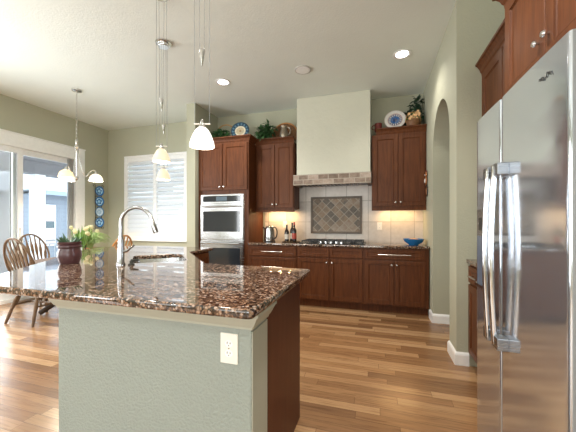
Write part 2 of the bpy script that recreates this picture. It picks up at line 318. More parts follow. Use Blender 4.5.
# ------------------------------------------------------------------ mesh builder
class MB:
    def __init__(s): s.v = []; s.f = []
    def add(s, verts, faces):
        b = len(s.v); s.v += [Vector(p) for p in verts]; s.f += [tuple(i + b for i in f) for f in faces]
    def box(s, x0, x1, y0, y1, z0, z1, bev=0.0):
        if x0 > x1: x0, x1 = x1, x0
        if y0 > y1: y0, y1 = y1, y0
        if z0 > z1: z0, z1 = z1, z0
        if bev <= 0:
            p = [(x, y, z) for z in (z0, z1) for y in (y0, y1) for x in (x0, x1)]
            s.add(p, [(0, 2, 3, 1), (4, 5, 7, 6), (0, 1, 5, 4), (2, 6, 7, 3), (0, 4, 6, 2), (1, 3, 7, 5)]); return s
        bm = bmesh.new(); bmesh.ops.create_cube(bm, size=1)
        for v in bm.verts: v.co = Vector(((x0 + x1) / 2 + v.co.x * (x1 - x0), (y0 + y1) / 2 + v.co.y * (y1 - y0), (z0 + z1) / 2 + v.co.z * (z1 - z0)))
        bmesh.ops.bevel(bm, geom=bm.edges[:], offset=bev, segments=2, affect='EDGES', profile=0.6)
        bm.verts.index_update(); s.add([v.co.copy() for v in bm.verts], [tuple(v.index for v in f.verts) for f in bm.faces]); bm.free(); return s
    def prism(s, poly, z0, z1, top=True, bottom=True):
        n = len(poly); A = sum(poly[i][0] * poly[(i + 1) % n][1] - poly[(i + 1) % n][0] * poly[i][1] for i in range(n))
        if A < 0: poly = poly[::-1]
        f = [(i, (i + 1) % n, n + (i + 1) % n, n + i) for i in range(n)]
        if top: f.append(tuple(range(n, 2 * n)))
        if bottom: f.append(tuple(range(n - 1, -1, -1)))
        s.add([(x, y, z0) for x, y in poly] + [(x, y, z1) for x, y in poly], f); return s
    def tube(s, pts, r, seg=10, cap=True):
        pts = [Vector(p) for p in pts]; n = len(pts); rs = r if isinstance(r, (list, tuple)) else [r] * n
        T = []
        for i in range(n):
            t = (pts[min(i + 1, n - 1)] - pts[max(i - 1, 0)]); T.append(t.normalized())
        up = Vector((0, 0, 1)) if abs(T[0].z) < .9 else Vector((1, 0, 0))
        u = T[0].cross(up).normalized(); V = []
        for i in range(n):
            u = (u - T[i] * u.dot(T[i])).normalized(); w_ = T[i].cross(u)
            V += [pts[i] + (u * math.cos(a) + w_ * math.sin(a)) * rs[i] for a in (2 * PI * k / seg for k in range(seg))]
        F = [(i * seg + k, i * seg + (k + 1) % seg, (i + 1) * seg + (k + 1) % seg, (i + 1) * seg + k) for i in range(n - 1) for k in range(seg)]
        if cap: F += [tuple(range(seg - 1, -1, -1)), tuple((n - 1) * seg + k for k in range(seg))]
        s.add(V, F); return s
    def lathe(s, prof, c=(0, 0, 0), axis='Z', seg=24, close=False):
        V = []; n = len(prof)
        for r, h in prof:
            for k in range(seg):
                a = 2 * PI * k / seg; p = (r * math.cos(a), r * math.sin(a), h)
                if axis == 'Y': p = (p[0], -p[2], p[1])      # outward = -Y
                if axis == 'X': p = (-p[2], p[0], p[1])      # outward = -X
                if axis == '+X': p = (p[2], p[0], p[1])
                V.append((p[0] + c[0], p[1] + c[1], p[2] + c[2]))
        F = [(i * seg + k, i * seg + (k + 1) % seg, (i + 1) * seg + (k + 1) % seg, (i + 1) * seg + k) for i in range(n - 1) for k in range(seg)]
        if prof[0][0] > 1e-6 and close: F.append(tuple(range(seg - 1, -1, -1)))
        if prof[-1][0] > 1e-6 and close: F.append(tuple((n - 1) * seg + k for k in range(seg)))
        s.add(V, F); return s
    def ell(s, c, rx, ry, rz, seg=12, rings=8):
        pr = [(math.sin(PI * i / rings), -math.cos(PI * i / rings)) for i in range(rings + 1)]
        b = len(s.v); s.lathe(pr, (0, 0, 0), 'Z', seg)
        for i in range(b, len(s.v)): p = s.v[i]; s.v[i] = Vector((c[0] + p.x * rx, c[1] + p.y * ry, c[2] + p.z * rz))
        return s
    def moulding(s, path, prof, closed=False):
        """profile (out, z) swept along an xy path; out is to the right of travel; mitred"""
        n = len(path); P = [Vector((p[0], p[1])) for p in path]; offs = []
        def nr(a, b): d = (b - a).normalized(); return Vector((d.y, -d.x))
        for i in range(n):
            if closed: n1, n2 = nr(P[i - 1], P[i]), nr(P[i], P[(i + 1) % n])
            else:
                n1 = nr(P[max(i - 1, 0)], P[max(i - 1, 0) + 1]) if i > 0 else nr(P[0], P[1]); n2 = nr(P[i], P[i + 1]) if i < n - 1 else n1
            m_ = (n1 + n2).normalized(); offs.append(m_ / max(0.2, m_.dot(n1)))
        k = len(prof); V = [(P[i].x + offs[i].x * o, P[i].y + offs[i].y * o, z) for i in range(n) for o, z in prof]
        F = [(i * k + j, i * k + (j + 1) % k, ((i + 1) % n) * k + (j + 1) % k, ((i + 1) % n) * k + j) for i in range(n if closed else n - 1) for j in range(k)]
        if not closed: F += [tuple(range(k)), tuple((n - 1) * k + j for j in range(k - 1, -1, -1))]
        s.add(V, F); return s
    def leaf(s, p, d, up, ln, wd):
        d = Vector(d).normalized(); sd = d.cross(Vector(up)); sd = sd.normalized() if sd.length > 1e-4 else Vector((1, 0, 0)); nn = sd.cross(d)
        p = Vector(p); m1 = p + d * ln * .45 + nn * ln * .08
        s.add([p, m1 + sd * wd / 2 + nn * wd * .15, p + d * ln - nn * ln * .06, m1 - sd * wd / 2 + nn * wd * .15, m1], [(0, 1, 4), (1, 2, 4), (2, 3, 4), (3, 0, 4)]); return s
    def panel(s, o, a, d, wd, ht, th=0.02, fr=0.055, rec=0.008, bev=0.008):
        """a recessed-panel door: o = lower corner on the carcass face, a = width direction, d = outward"""
        o, a, d = Vector(o), Vector(a), Vector(d); z = Vector((0, 0, 1))
        fr = min(fr, wd * .3, ht * .3)
        def ring(i, dep): return [o + a * x + z * y + d * dep for x, y in ((i, i), (wd - i, i), (wd - i, ht - i), (i, ht - i))]
        rings = [ring(0, 0), ring(0, th - .003), ring(.003, th), ring(fr, th), ring(fr + bev * .4, th - rec * .8), ring(fr + bev, th - rec * .5), ring(fr + bev * 1.6, th - rec), ring(fr + bev * 3.2, th - rec)]
        V = sum(rings, []); F = []
        flip = a.cross(z).dot(d) < 0
        for i in range(len(rings) - 1):
            for k in range(4):
                f = (i * 4 + k, i * 4 + (k + 1) % 4, i * 4 + 4 + (k + 1) % 4, i * 4 + 4 + k); F.append(f[::-1] if flip else f)
        l = (len(rings) - 1) * 4; f = (l, l + 1, l + 2, l + 3); F.append(f[::-1] if flip else f)
        s.add(V, F); return s
    def slab(s, o, a, d, wd, ht, th): # plain board
        o, a, d = Vector(o), Vector(a), Vector(d); z = Vector((0, 0, 1)); q = [o, o + a * wd, o + a * wd + z * ht, o + z * ht]
        s.add(q + [p + d * th for p in q], [(3, 2, 1, 0), (4, 5, 6, 7), (0, 1, 5, 4), (1, 2, 6, 5), (2, 3, 7, 6), (3, 0, 4, 7)]); return s
    def build(s, name, m, parent=None, smooth=False, bev=0.0, local=False):
        me = bpy.data.meshes.new(name); off = Vector((0, 0, 0)); p = parent
        while p is not None and not local: off += p.location; p = p.parent
        me.from_pydata([tuple(v - off) for v in s.v], [], s.f); me.update()
        bm = bmesh.new(); bm.from_mesh(me); bmesh.ops.remove_doubles(bm, verts=bm.verts, dist=1e-5)
        bmesh.ops.recalc_face_normals(bm, faces=bm.faces)
        if bev: bmesh.ops.bevel(bm, geom=[e for e in bm.edges if len(e.link_faces) == 2 and e.calc_face_angle(0) > .6], offset=bev, segments=2, affect='EDGES', profile=.6)
        bm.to_mesh(me); bm.free()
        ms = m if isinstance(m, list) else [m]
        for x in ms: me.materials.append(x)
        if smooth:
            for f in me.polygons: f.use_smooth = True
            try: me.set_sharp_from_angle(angle=math.radians(40))
            except Exception: pass
        o = bpy.data.objects.new(name, me); COL.objects.link(o)
        if parent is not None: o.parent = parent
        return o
def tag(o, label, cat, group=None, kind=None):
    if label: o['label'] = label
    if cat: o['category'] = cat
    if group: o['group'] = group
    if kind: o['kind'] = kind
    return o
def thing(name, label, cat, loc=(0, 0, 0), group=None, rz=0):
    o = bpy.data.objects.new(name, None); COL.objects.link(o); o.location = loc; o.rotation_euler = (0, 0, rz); o.empty_display_size = .05
    return tag(o, label, cat, group)
def struct(name, mb, m, parent=None, **kw):
    o = mb.build(name, m, parent, **kw)
    if parent is None: o['kind'] = 'structure'
    return o
def children(o): return [c for c in bpy.data.objects if c.parent == o]
def copy_tree(o, parent=None):
    c = o.copy(); COL.objects.link(c)
    if parent is not None: c.parent = parent
    for ch in children(o): copy_tree(ch, c)
    return c
def bez(p0, p1, p2, p3, n=12):
    p0, p1, p2, p3 = map(Vector, (p0, p1, p2, p3))
    return [p0 * (1 - t) ** 3 + p1 * 3 * t * (1 - t) ** 2 + p2 * 3 * t * t * (1 - t) + p3 * t ** 3 for t in (i / n for i in range(n + 1))]

# ------------------------------------------------------------------ the setting
CZ = 3.16; YB = 4.77; XL = -5.4; XR = 0.66; XRR = 1.36; YREAR = -4.0; YJ = 2.85
struct('floor', MB().box(XL - .2, 2.6, YREAR - .2, YB + .2, -.12, 0), M['floor'])
struct('ceiling', MB().box(XL - .2, 2.6, YREAR - .2, YB + .2, CZ, CZ + .12), M['ceiling'])
# back wall with the nook window opening
WX0, WX1, WZ0, WZ1 = -4.915, -3.475, 0.93, 2.545
b = MB(); b.box(XL - .2, WX0, YB, YB + .16, 0, CZ); b.box(WX1, 2.6, YB, YB + .16, 0, CZ); b.box(WX0, WX1, YB, YB + .16, 0, WZ0); b.box(WX0, WX1, YB, YB + .16, WZ1, CZ)
struct('wall_back', b, M['wall'])
# left wall with the patio door opening
DY0, DY1, DZ1 = 1.75, 4.10, 2.46
b = MB(); b.box(XL - .16, XL, YREAR, DY0, 0, CZ); b.box(XL - .16, XL, DY1, YB, 0, CZ); b.box(XL - .16, XL, DY0, DY1, DZ1, CZ)
struct('wall_left', b, M['wall'])
struct('wall_rear', MB().box(XL - .2, 2.6, YREAR - .16, YREAR, 0, CZ), M['wall'])
struct('wall_divider', MB().box(-2.965, -2.805, 4.07, YB, 0, CZ), M['wall'])
# right wall with the arch, its end face meets the cabinets
AY0, AY1, ASP, AAP, XT = 3.10, 3.955, 2.09, 2.55, 0.98
def arch_wall():
    m = MB(); n = 20; yc = (AY0 + AY1) / 2; h = (AY1 - AY0) / 2
    arc = [(yc + h * math.cos(PI - PI * i / n), ASP + (AAP - ASP) * math.sin(PI * i / n)) for i in range(n + 1)]
    for x in (XR, XT):
        V = [(x, YJ, 0), (x, AY0, 0), (x, AY0, ASP), (x, YJ, CZ), (x, AY1, 0), (x, YB, 0), (x, YB, CZ), (x, AY1, ASP)]
        V2 = [(x, y, z) for y, z in arc] + [(x, YJ + (YB - YJ) * i / n, CZ) for i in range(n + 1)]
        m.add([(x, YJ, 0), (x, AY0, 0), (x, AY0, ASP), (x, YJ, CZ)], [(0, 1, 2, 3)])
        m.add([(x, AY1, 0), (x, YB, 0), (x, YB, CZ), (x, AY1, ASP)], [(0, 1, 2, 3)])
        m.add(V2, [(i, i + 1, n + 2 + i, n + 1 + i) for i in range(n)])
    for i in range(n):
        m.add([(XR, *arc[i]), (XR, *arc[i + 1]), (XT, *arc[i + 1]), (XT, *arc[i])], [(0, 1, 2, 3)])
    m.add([(XR, AY0, 0), (XR, AY0, ASP), (XT, AY0, ASP), (XT, AY0, 0)], [(0, 1, 2, 3)])
    m.add([(XR, AY1, 0), (XR, AY1, ASP), (XT, AY1, ASP), (XT, AY1, 0)], [(0, 1, 2, 3)])
    m.add([(XR, YJ, 0), (XT, YJ, 0), (XT, YJ, CZ), (XR, YJ, CZ)], [(0, 1, 2, 3)])
    return m
struct('wall_right', arch_wall(), M['wall'])
struct('wall_jog', MB().box(XT, 2.6, YJ, YJ + .12, 0, CZ), M['wall'])
struct('wall_cabinet_side', MB().box(XRR, XRR + .12, YREAR, YJ, 0, CZ), M['wall'])
struct('wall_hall', MB().box(2.3, 2.42, YJ + .12, YB, 0, CZ), M['wall'])
BB = [(0, 0), (.016, 0), (.016, .085), (.011, .10), (.006, .105), (0, .112)]
struct('baseboard_right', MB().moulding([(XT, AY0), (XR, AY0), (XR, YJ), (.755, YJ)][::1], [(-o if False else o, z) for o, z in BB]), M['white'])
struct('baseboard_arch', MB().moulding([(XR, 4.16), (XR, AY1), (XT, AY1)], [(o, z) for o, z in BB]), M['white'])
struct('baseboard_back', MB().moulding([(XL, YB), (-2.965, YB), (-2.965, 4.07), (-2.805, 4.07)], BB), M['white'])
struct('baseboard_left', MB().moulding([(XL, 4.26), (XL, YB)], BB), M['white'])
# nook window and its shutters
def nook_window():
    f = MB(); F = .035
    for x0, x1, z0, z1 in ((WX0 - F, WX0 + .01, WZ0 - F, WZ1 + F), (WX1 - .01, WX1 + F, WZ0 - F, WZ1 + F), (WX0, WX1, WZ1 - .01, WZ1 + F), (WX0, WX1, WZ0 - F, WZ0 + .01)):
        f.box(x0, x1, YB - .03, YB + .02, z0, z1, .004)
    fr = struct('window_1', f, M['white'])
    s = MB().box(WX0 - .09, WX1 + .09, YB - .06, YB, WZ0 - F - .035, WZ0 - F, .005); s.build('window_sill', M['white'], fr)
    MB().box(WX0, WX1, YB + .10, YB + .11, WZ0, WZ1).build('pane', M['glass'], fr)
    xm = (WX0 + WX1) / 2
    for x0, x1 in ((WX0 + .012, xm - .003), (xm + .003, WX1 - .012)):
        p = MB(); st = .036
        p.box(x0, x0 + st, YB - .022, YB + .012, WZ0 + .012, WZ1 - .012); p.box(x1 - st, x1, YB - .022, YB + .012, WZ0 + .012, WZ1 - .012)
        p.box(x0 + st, x1 - st, YB - .022, YB + .012, WZ0 + .012, WZ0 + .10); p.box(x0 + st, x1 - st, YB - .022, YB + .012, WZ1 - .09, WZ1 - .012)
        sp = p.build('shutter_panel', M['white'], fr)
        l = MB(); z = WZ0 + .140; A = math.radians(63); hw = .050; ht = .0075
        while z < WZ1 - .105:
            y = YB - .004; ring = []
            for k in range(12):   # elliptical slat, room edge tilted down
                t_ = 2 * PI * k / 12; p, q = hw * math.cos(t_), ht * math.sin(t_)
                ring.append((y + p * math.cos(A) - q * math.sin(A), z + p * math.sin(A) + q * math.cos(A)))
            l.add([(x, yy, zz) for x in (x0 + st, x1 - st) for yy, zz in ring], [(k, (k + 1) % 12, 12 + (k + 1) % 12, 12 + k) for k in range(12)] + [tuple(range(12)), tuple(range(23, 11, -1))]); z += .0905
        l.build('louvers', M['louver'], sp, True)
nook_window()
# patio sliding door
def patio_door():
    f = MB(); c = .14
    f.box(XL - .14, XL + .02, DY1 - .03, DY1 + .03, 0, DZ1 + .02, .004)           # jamb
    f.box(XL, XL + .022, DY1, DY1 + c, 0, DZ1, .004)                              # casing side
    f.box(XL, XL + .022, DY0 - c, DY1 + c, DZ1 - .02, DZ1 + .15, .004)              # head casing
    f.box(XL, XL + .034, DY0 - c - .01, DY1 + c + .01, DZ1 + .15, DZ1 + .17, .004)
    f.box(XL - .14, XL + .02, DY0, DY1, DZ1 - .05, DZ1)                         # head
    f.box(XL - .14, XL + .02, DY0, DY1, 0, .05)
    f.box(XL, XL + .022, DY0 - c, DY0, 0, DZ1, .004)
    d = struct('door_1', f, M['white'])
    def panel(y0, y1, x, name, m, st=.075):
        p = MB(); p.box(x - .02, x + .02, y0, y0 + st, .05, DZ1 - .05, .003); p.box(x - .02, x + .02, y1 - st, y1, .05, DZ1 - .05, .003)
        p.box(x - .02, x + .02, y0 + st, y1 - st, .05, .17); p.box(x - .02, x + .02, y0 + st, y1 - st, DZ1 - .14, DZ1 - .05)
        o = p.build(name, m, d)
        MB().box(x - .004, x + .004, y0 + st, y1 - st, .17, DZ1 - .14).build('pane', M['glass'], o)
        return o
    panel(3.13, DY1 - .03, XL - .09, 'fixed_panel', M['vinyl'])
    sp = panel(DY0, 3.24, XL - .04, 'sliding_panel', M['vinyl'])
    h = MB().box(XL - .018, XL + .02, 3.185, 3.215, .95, 1.15, .006); h.build('door_handle', M['white'], sp)
    s = MB(); sy0, sy1, sx = DY0, 3.17, XL - .125
    s.box(sx - .008, sx + .008, sy1 - .05, sy1, .05, DZ1 - .05); s.box(sx - .008, sx + .008, sy0, sy1, DZ1 - .1, DZ1 - .05)
    so = s.build('screen_frame', M['vinylgrey'], d); MB().box(sx - .001, sx + .001, sy0, sy1 - .05, .05, DZ1 - .1).build('screen_mesh', M['screen'], so)
    e = MB().box(XL - .068, XL - .018, DY1 - .13, DY1 - .06, .06, DZ1 - .06); e.build('weather_strip', M['vinylgrey'], d)
patio_door()

# ------------------------------------------------------------------ outdoors
def outdoors():
    struct('porch_deck', MB().box(-9.2, XL - .16, -4, 12, -.45, -.15), M['deck'])
    struct('porch_ceiling', MB().box(-8.3, XL - .16, -4, 10, 2.70, 2.80), M['soffit'])
    c = MB().box(-8.2, -7.98, 5.02, 5.26, -.15, 2.42, .01); tag(c.build('porch_column', M['vinyl']), 'white square porch column beyond the patio door', 'column')
    c = MB().box(-8.28, -7.9, -4, 10, 2.42, 2.70); tag(c.build('porch_beam', M['soffit']), 'grey beam under the porch ceiling outside', 'beam')
    r = thing('deck_railing', 'grey metal deck railing outside the patio door', 'railing', (-8.9, 4, -.15))
    MB().box(-8.93, -8.87, -3, 11, .70, .74).build('top_rail', M['rail'], r)
    MB().box(-8.92, -8.88, -3, 11, .60, .63).build('mid_rail', M['rail'], r)
    p = MB()
    for i in range(100): p.box(-8.91, -8.89, -3 + i * .14, -2.98 + i * .14, -.15, .60)
    o = p.build('balusters', M['rail'], r)
    g = MB().box(-60, -9.2, -40, 60, -1.3, -1.0); struct('ground', g, M['snow'])
    h = thing('neighbour_house', 'pale grey sided house with snowy roof across the yard', 'house', (-16, 12, -1))
    y0 = 8.28 ; x0 = -13.0
    MB().box(-20, x0, y0, 17, -1, 2.42).build('wall', M['siding'], h)
    MB().box(x0 - .02, x0 + .05, y0, y0 + .14, -1, 2.42).build('corner_board', M['vinyl'], h)
    rf = MB(); rf.add([(x0 + .45, y0 - .45, 2.52), (x0 + .45, 17.5, 2.52), (-20.4, 17.5, 2.52), (-20.4, y0 - .45, 2.52), (-16.5, y0 + 3.2, 4.5), (-16.5, 15, 4.5)], [(0, 1, 5, 4), (0, 4, 3), (2, 3, 4, 5), (1, 2, 5), (3, 2, 1, 0)])
    ro = rf.build('roof', M['snow'], h)
    MB().box(x0 + .40, x0 + .48, y0 - .48, 17.5, 2.34, 2.52).build('fascia', M['fascia'], ro)
    wv = MB(); wy0, wy1, z0, z1 = 8.53, 8.86, .35, 1.88
    wv.box(x0, x0 + .06, wy0 - .06, wy1 + .06, z0 - .08, z1 + .08); wo = wv.build('window', M['vinyl'], h)
    MB().box(x0 + .06, x0 + .08, wy0, wy1, 1.28, z1).build('blind', M['curtain'], wo)
    MB().box(x0 + .06, x0 + .08, wy0, wy1, 1.0, 1.28).build('pane', M['darkpane'], wo)
    MB().box(x0 + .06, x0 + .08, wy0, wy1, z0, 1.0).build('lower_pane', M['curtain'], wo)
outdoors()

# ------------------------------------------------------------------ cabinet hardware
def knob(mbx, c, axis, r=.0145):
    mbx.lathe([(.006, 0), (.006, .012), (r, .016), (r * 1.02, .024), (r * .75, .029), (.0001, .031)], c, axis, 14); return mbx
def bar_pull_x(cx, y, z, ln):
    m = MB(); m.tube([(cx - ln / 2, y - .034, z), (cx + ln / 2, y - .034, z)], .0068, 8)
    for s in (-1, 1): m.tube([(cx + s * ln * .38, y, z), (cx + s * ln * .38, y - .034, z)], .005, 8)
    return m
CROWN = [(0, -.02), (.012, -.02), (.014, .0), (.022, .012), (.030, .035), (.046, .060), (.058, .066), (.060, .082), (0, .082)]
def crown(path, z): return MB().moulding(path, [(o, z + h) for o, h in CROWN])
AX, DYN = (1, 0, 0), (0, -1, 0)

# base cabinets along the back wall
YF = 4.16
def base_cabinet(name, label, x0, x1, layout, knobs=()):
    t = thing(name, label, 'cabinet', ((x0 + x1) / 2, YF + .3, 0), 'base cabinets along the back wall')
    b = MB(); b.box(x0, x1, YF, YB - .01, .105, .883); b.box(x0, x1, YF + .075, YB - .01, 0, .105); b.build('body', M['cherry'], t)
    for kind, a0, a1, z0, z1, hw in layout:
        d = MB().panel((a0, YF, z0), AX, DYN, a1 - a0, z1 - z0, fr=.05 if kind == 'door' else .032).build(kind, M['cherry'], t)
        if kind == 'drawer' and hw: bar_pull_x((a0 + a1) / 2, YF - .02, (z0 + z1) / 2, hw).build('handle', M['nickel'], d, True)
        if kind == 'door': knob(MB(), (hw, YF - .02, z1 - .055), 'Y').build('knob', M['nickel'], d, True)
    return t
g = .012
base_cabinet('drawer_cabinet', 'cherry drawer base cabinet under the kettle and bottles', -1.90, -1.125,
    [('drawer', -1.88, -1.14, .725, .862, .33), ('drawer', -1.88, -1.14, .425, .705, .33), ('drawer', -1.88, -1.14, .125, .405, .33)])
base_cabinet('cooktop_cabinet', 'cherry base cabinet with two doors beneath the black cooktop', -1.125, -.177,
    [('drawer_front', -1.11, -.655, .735, .862, 0), ('drawer_front', -.640, -.192, .735, .862, 0), ('door', -1.11, -.655, .125, .715, -.685), ('door', -.640, -.192, .125, .715, -.612)])
base_cabinet('base_cabinet', 'cherry base cabinet with wide drawer below the blue bowl', -.177, .645,
    [('drawer', -.160, .600, .735, .862, .42), ('door', -.160, .216, .125, .715, .190), ('door', .228, .600, .125, .715, .254)])
ct = MB().box(-1.90, .655, 4.125, YB - .012, .884, .917, .006); tag(ct.build('back_countertop', M['granite'], smooth=True), 'speckled brown granite countertop along the back wall', 'countertop')
struct('backsplash', MB().box(-1.87, XR, YB - .012, YB, .917, 1.95), M['tile'])
sl = thing('slate_tile_panel', 'framed diagonal slate tile panel above the cooktop', 'tile panel', (-.637, YB - .012, 1.06))
MB().box(-1.025, -.25, YB - .019, YB - .0125, 1.075, 1.63).build('tile_field', M['slate'], sl)
b = MB()
for x0, x1, z0, z1 in ((-1.05, -1.015, 1.05, 1.65), (-.26, -.225, 1.05, 1.65), (-1.015, -.26, 1.05, 1.085), (-1.015, -.26, 1.615, 1.65)): b.box(x0, x1, YB - .03, YB - .0125, z0, z1, .004)
b.build('border', M['slateedge'], sl)

# oven tower
OX0, OX1 = -2.80, -1.905
tw = thing('oven_tower_cabinet', 'tall cherry cabinet housing the double wall oven', 'cabinet', (-2.35, 4.4, 0))
b = MB(); b.box(OX0, OX1, YF, YB - .01, .105, 2.50); b.box(OX0, OX1, YF + .07, YB - .01, 0, .105); b.build('body', M['cherry'], tw)
for a0, a1, kx in ((OX0 + .02, -2.358, -2.388), (-2.346, OX1 - .02, -2.316)):
    d = MB().panel((a0, YF, 1.745), AX, DYN, a1 - a0, .735).build('door', M['cherry'], tw); knob(MB(), (kx, YF - .02, 1.80), 'Y').build('knob', M['nickel'], d, True)
MB().panel((OX0 + .02, YF, .13), AX, DYN, .855, .15, fr=.03).build('drawer', M['cherry'], tw)
crown([(OX0, YF), (OX1, YF), (OX1, 4.372)], 2.50).build('crown_moulding', M['cherry'], tw)
ov = thing('double_wall_oven', 'stainless double wall oven in the tall cherry cabinet', 'oven', (-2.356, YF - .03, .30))
ox0, ox1 = -2.737, -1.976
MB().box(ox0, ox1, YF - .022, YF - .0005, .30, 1.68, .003).build('oven_frame', M['steel'], ov)
cp = MB().box(ox0 + .005, ox1 - .005, YF - .040, YF - .0222, 1.535, 1.672, .003).build('control_panel', M['steel'], ov)
MB().box(ox0 + .045, ox1 - .045, YF - .043, YF - .040, 1.560, 1.652).build('black_glass', M['ovenglass'], cp)
MB().box(-2.45, -2.26, YF - .045, YF - .043, 1.575, 1.640).build('display', M['display'], cp)
def oven_door(z0, z1):
    d = MB().box(ox0 + .005, ox1 - .005, YF - .050, YF - .0222, z0, z1, .004).build('oven_door', M['steel'], ov)
    MB().box(ox0 + .055, ox1 - .055, YF - .053, YF - .050, z0 + .125, z1 - .115, .001).build('oven_window', M['ovenglass'], d)
    h = MB(); hz = z1 - .040; h.tube([(ox0 + .04, YF - .10, hz), (ox1 - .04, YF - .10, hz)], .013, 10)
    for x in (ox0 + .07, ox1 - .07): h.tube([(x, YF - .05, hz), (x, YF - .10, hz)], .010, 8)
    h.build('handle', M['steel'], d, True)
oven_door(.96, 1.525); oven_door(.32, .945)

# wall cabinets either side of the hood
YU = 4.44
def wall_cabinet(name, label, x0, x1, doors, ends, z0=1.45, z1=2.50):
    t = thing(name, label, 'cabinet', ((x0 + x1) / 2, 4.6, z0))
    b = MB(); b.box(x0, x1, YU, YB - .001, z0, z1); b.box(x0, x1, YU - .002, YU + .016, z0 - .048, z0); b.build('body', M['cherry'], t)
    for a0, a1, kx in doors:
        d = MB().panel((a0, YU, z0 + .015), AX, DYN, a1 - a0, z1 - z0 - .035).build('door', M['cherry'], t); knob(MB(), (kx, YU - .02, z0 + .07), 'Y').build('knob', M['nickel'], d, True)
    crown(ends, z1).build('crown_moulding', M['cherry'], t); return t
wall_cabinet('upper_cabinet', 'two door cherry wall cabinet between oven tower and hood', -1.900, -1.248, [(-1.865, -1.572, -1.602), (-1.562, -1.262, -1.532)], [(-1.905, YU), (-1.248, YU)])
wall_cabinet('upper_cabinet', 'two door cherry wall cabinet right of the hood beside the arch wall', -.072, .655, [(-.055, .284, .256), (.294, .635, .322)], [(-.012, YU), (.655, YU)])
# light panel strips
def under_light(x0, x1, label, pw):
    t = thing('under_cabinet_light', label, 'light', ((x0 + x1) / 2, 4.62, 1.45))
    MB().box(x0, x1, 4.60, 4.66, 1.441, 1.4495).build('housing', M['whiteplastic'], t)
    for k in range(3):
        x = x0 + (x1 - x0) * (k + .5) / 3
        MB().lathe([(.022, 1.441), (.020, 1.437), (.0001, 1.436)], (x, 4.63, 0), 'Z', 14).build('lens', M['ledwarm'], t)
        d = bpy.data.lights.new('under_cabinet_lamp', 'AREA'); d.shape = 'DISK'; d.size = .03; d.energy = pw / 3; d.color = (1.0, 0.62, 0.27)
        o = bpy.data.objects.new('under_cabinet_lamp', d); COL.objects.link(o); o.location = (x, 4.63, 1.434)
under_light(-1.80, -1.30, 'slim warm light strip under the left wall cabinet', 3.6)
under_light(.05, .55, 'slim warm light strip under the right wall cabinet', 2.2)

# range hood
hd = thing('range_hood', 'cream plaster range hood with tiled mantel above the cooktop', 'range hood', (-.62, 4.5, 1.78))
MB().box(-1.197, -.091, 4.40, YB - .001, 1.965, CZ - .001, .004).build('plaster_chimney', M['plaster'], hd)
b = MB(); b.box(-1.243, -.078, 4.362, 4.412, 1.805, 1.965, .003); b.box(-1.243, -1.193, 4.412, YB - .013, 1.805, 1.965); b.box(-.128, -.078, 4.412, YB - .013, 1.805, 1.965)
b.build('tile_mantel', M['mantel'], hd)
MB().box(-1.193, -.128, 4.412, YB - .013, 1.82, 1.955).build('vent_insert', M['black'], hd)
b = MB()
for i in range(14): b.box(-1.07 + i * .06, -1.05 + i * .06, 4.44, 4.70, 1.812, 1.820)
b.build('filter_grille', M['greyplastic'], hd)

# cooktop
ck = thing('gas_cooktop', 'black gas cooktop set in the back granite counter', 'cooktop', (-.63, 4.43, .917))
MB().box(-1.10, -.16, 4.17, 4.68, .917, .932, .004).build('glass_top', M['black'], ck)
for i, (cx, cy) in enumerate(((-.93, 4.31), (-.93, 4.55), (-.63, 4.46), (-.33, 4.31), (-.33, 4.55))):
    MB().lathe([(.045, .932), (.045, .945), (.03, .952), (.0001, .952)], (cx, cy, 0), 'Z', 16).build('burner', M['blackmatte'], ck, True)
for cx in (-.93, -.63, -.33):
    m_ = MB(); x0, x1, y0, y1, z = cx - .135, cx + .135, 4.22, 4.66, .966
    for yy in (y0, (y0 + y1) / 2, y1): m_.box(x0, x1, yy - .007, yy + .007, z - .012, z)
    for xx in (x0, cx, x1): m_.box(xx - .007, xx + .007, y0, y1, z - .012, z)
    for xx in (x0, x1):
        for yy in (y0, y1): m_.box(xx - .007, xx + .007, yy - .007, yy + .007, .932, z)
    m_.build('grate', M['blackmatte'], ck)
for i in range(5): MB().lathe([(.017, .932), (.016, .955), (.0001, .957)], (-.78 + i * .075, 4.195, 0), 'Z', 14).build('control_knob', M['chrome'], ck, True)

# small appliances and goods on the back counter
kt = thing('electric_kettle', 'steel electric kettle with black handle on the back counter', 'kettle', (-1.655, 4.42, .917))
MB().lathe([(.0001, .917), (.095, .917), (.095, .932), (.08, .935)], (-1.655, 4.42, 0), 'Z', 20).build('base', M['blackmatte'], kt, True)
MB().lathe([(.086, .936), (.088, .947), (.078, 1.11), (.069, 1.15), (.058, 1.156)], (-1.655, 4.42, 0), 'Z', 24).build('body', M['steel'], kt, True)
MB().lathe([(.066, 1.154), (.052, 1.168), (.014, 1.172), (.012, 1.188), (.0001, 1.19)], (-1.655, 4.42, 0), 'Z', 20).build('lid', M['steel'], kt, True)
MB().tube(bez((-1.595, 4.42, 1.15), (-1.51, 4.42, 1.175), (-1.51, 4.42, 1.0), (-1.57, 4.42, .97)), .011, 8).build('handle', M['blackmatte'], kt, True)
MB().tube([(-1.715, 4.42, 1.11), (-1.765, 4.42, 1.155)], [.022, .012], 8).build('spout', M['blackmatte'], kt, True)
tray = MB().lathe([(.0001, .917), (.14, .917), (.15, .93), (.146, .932), (.136, .923), (.0001, .922)], (-1.305, 4.46, 0), 'Z', 28).build('serving_tray', M['darkbase'], smooth=True)
tag(tray, 'round dark tray under the three bottles', 'tray')
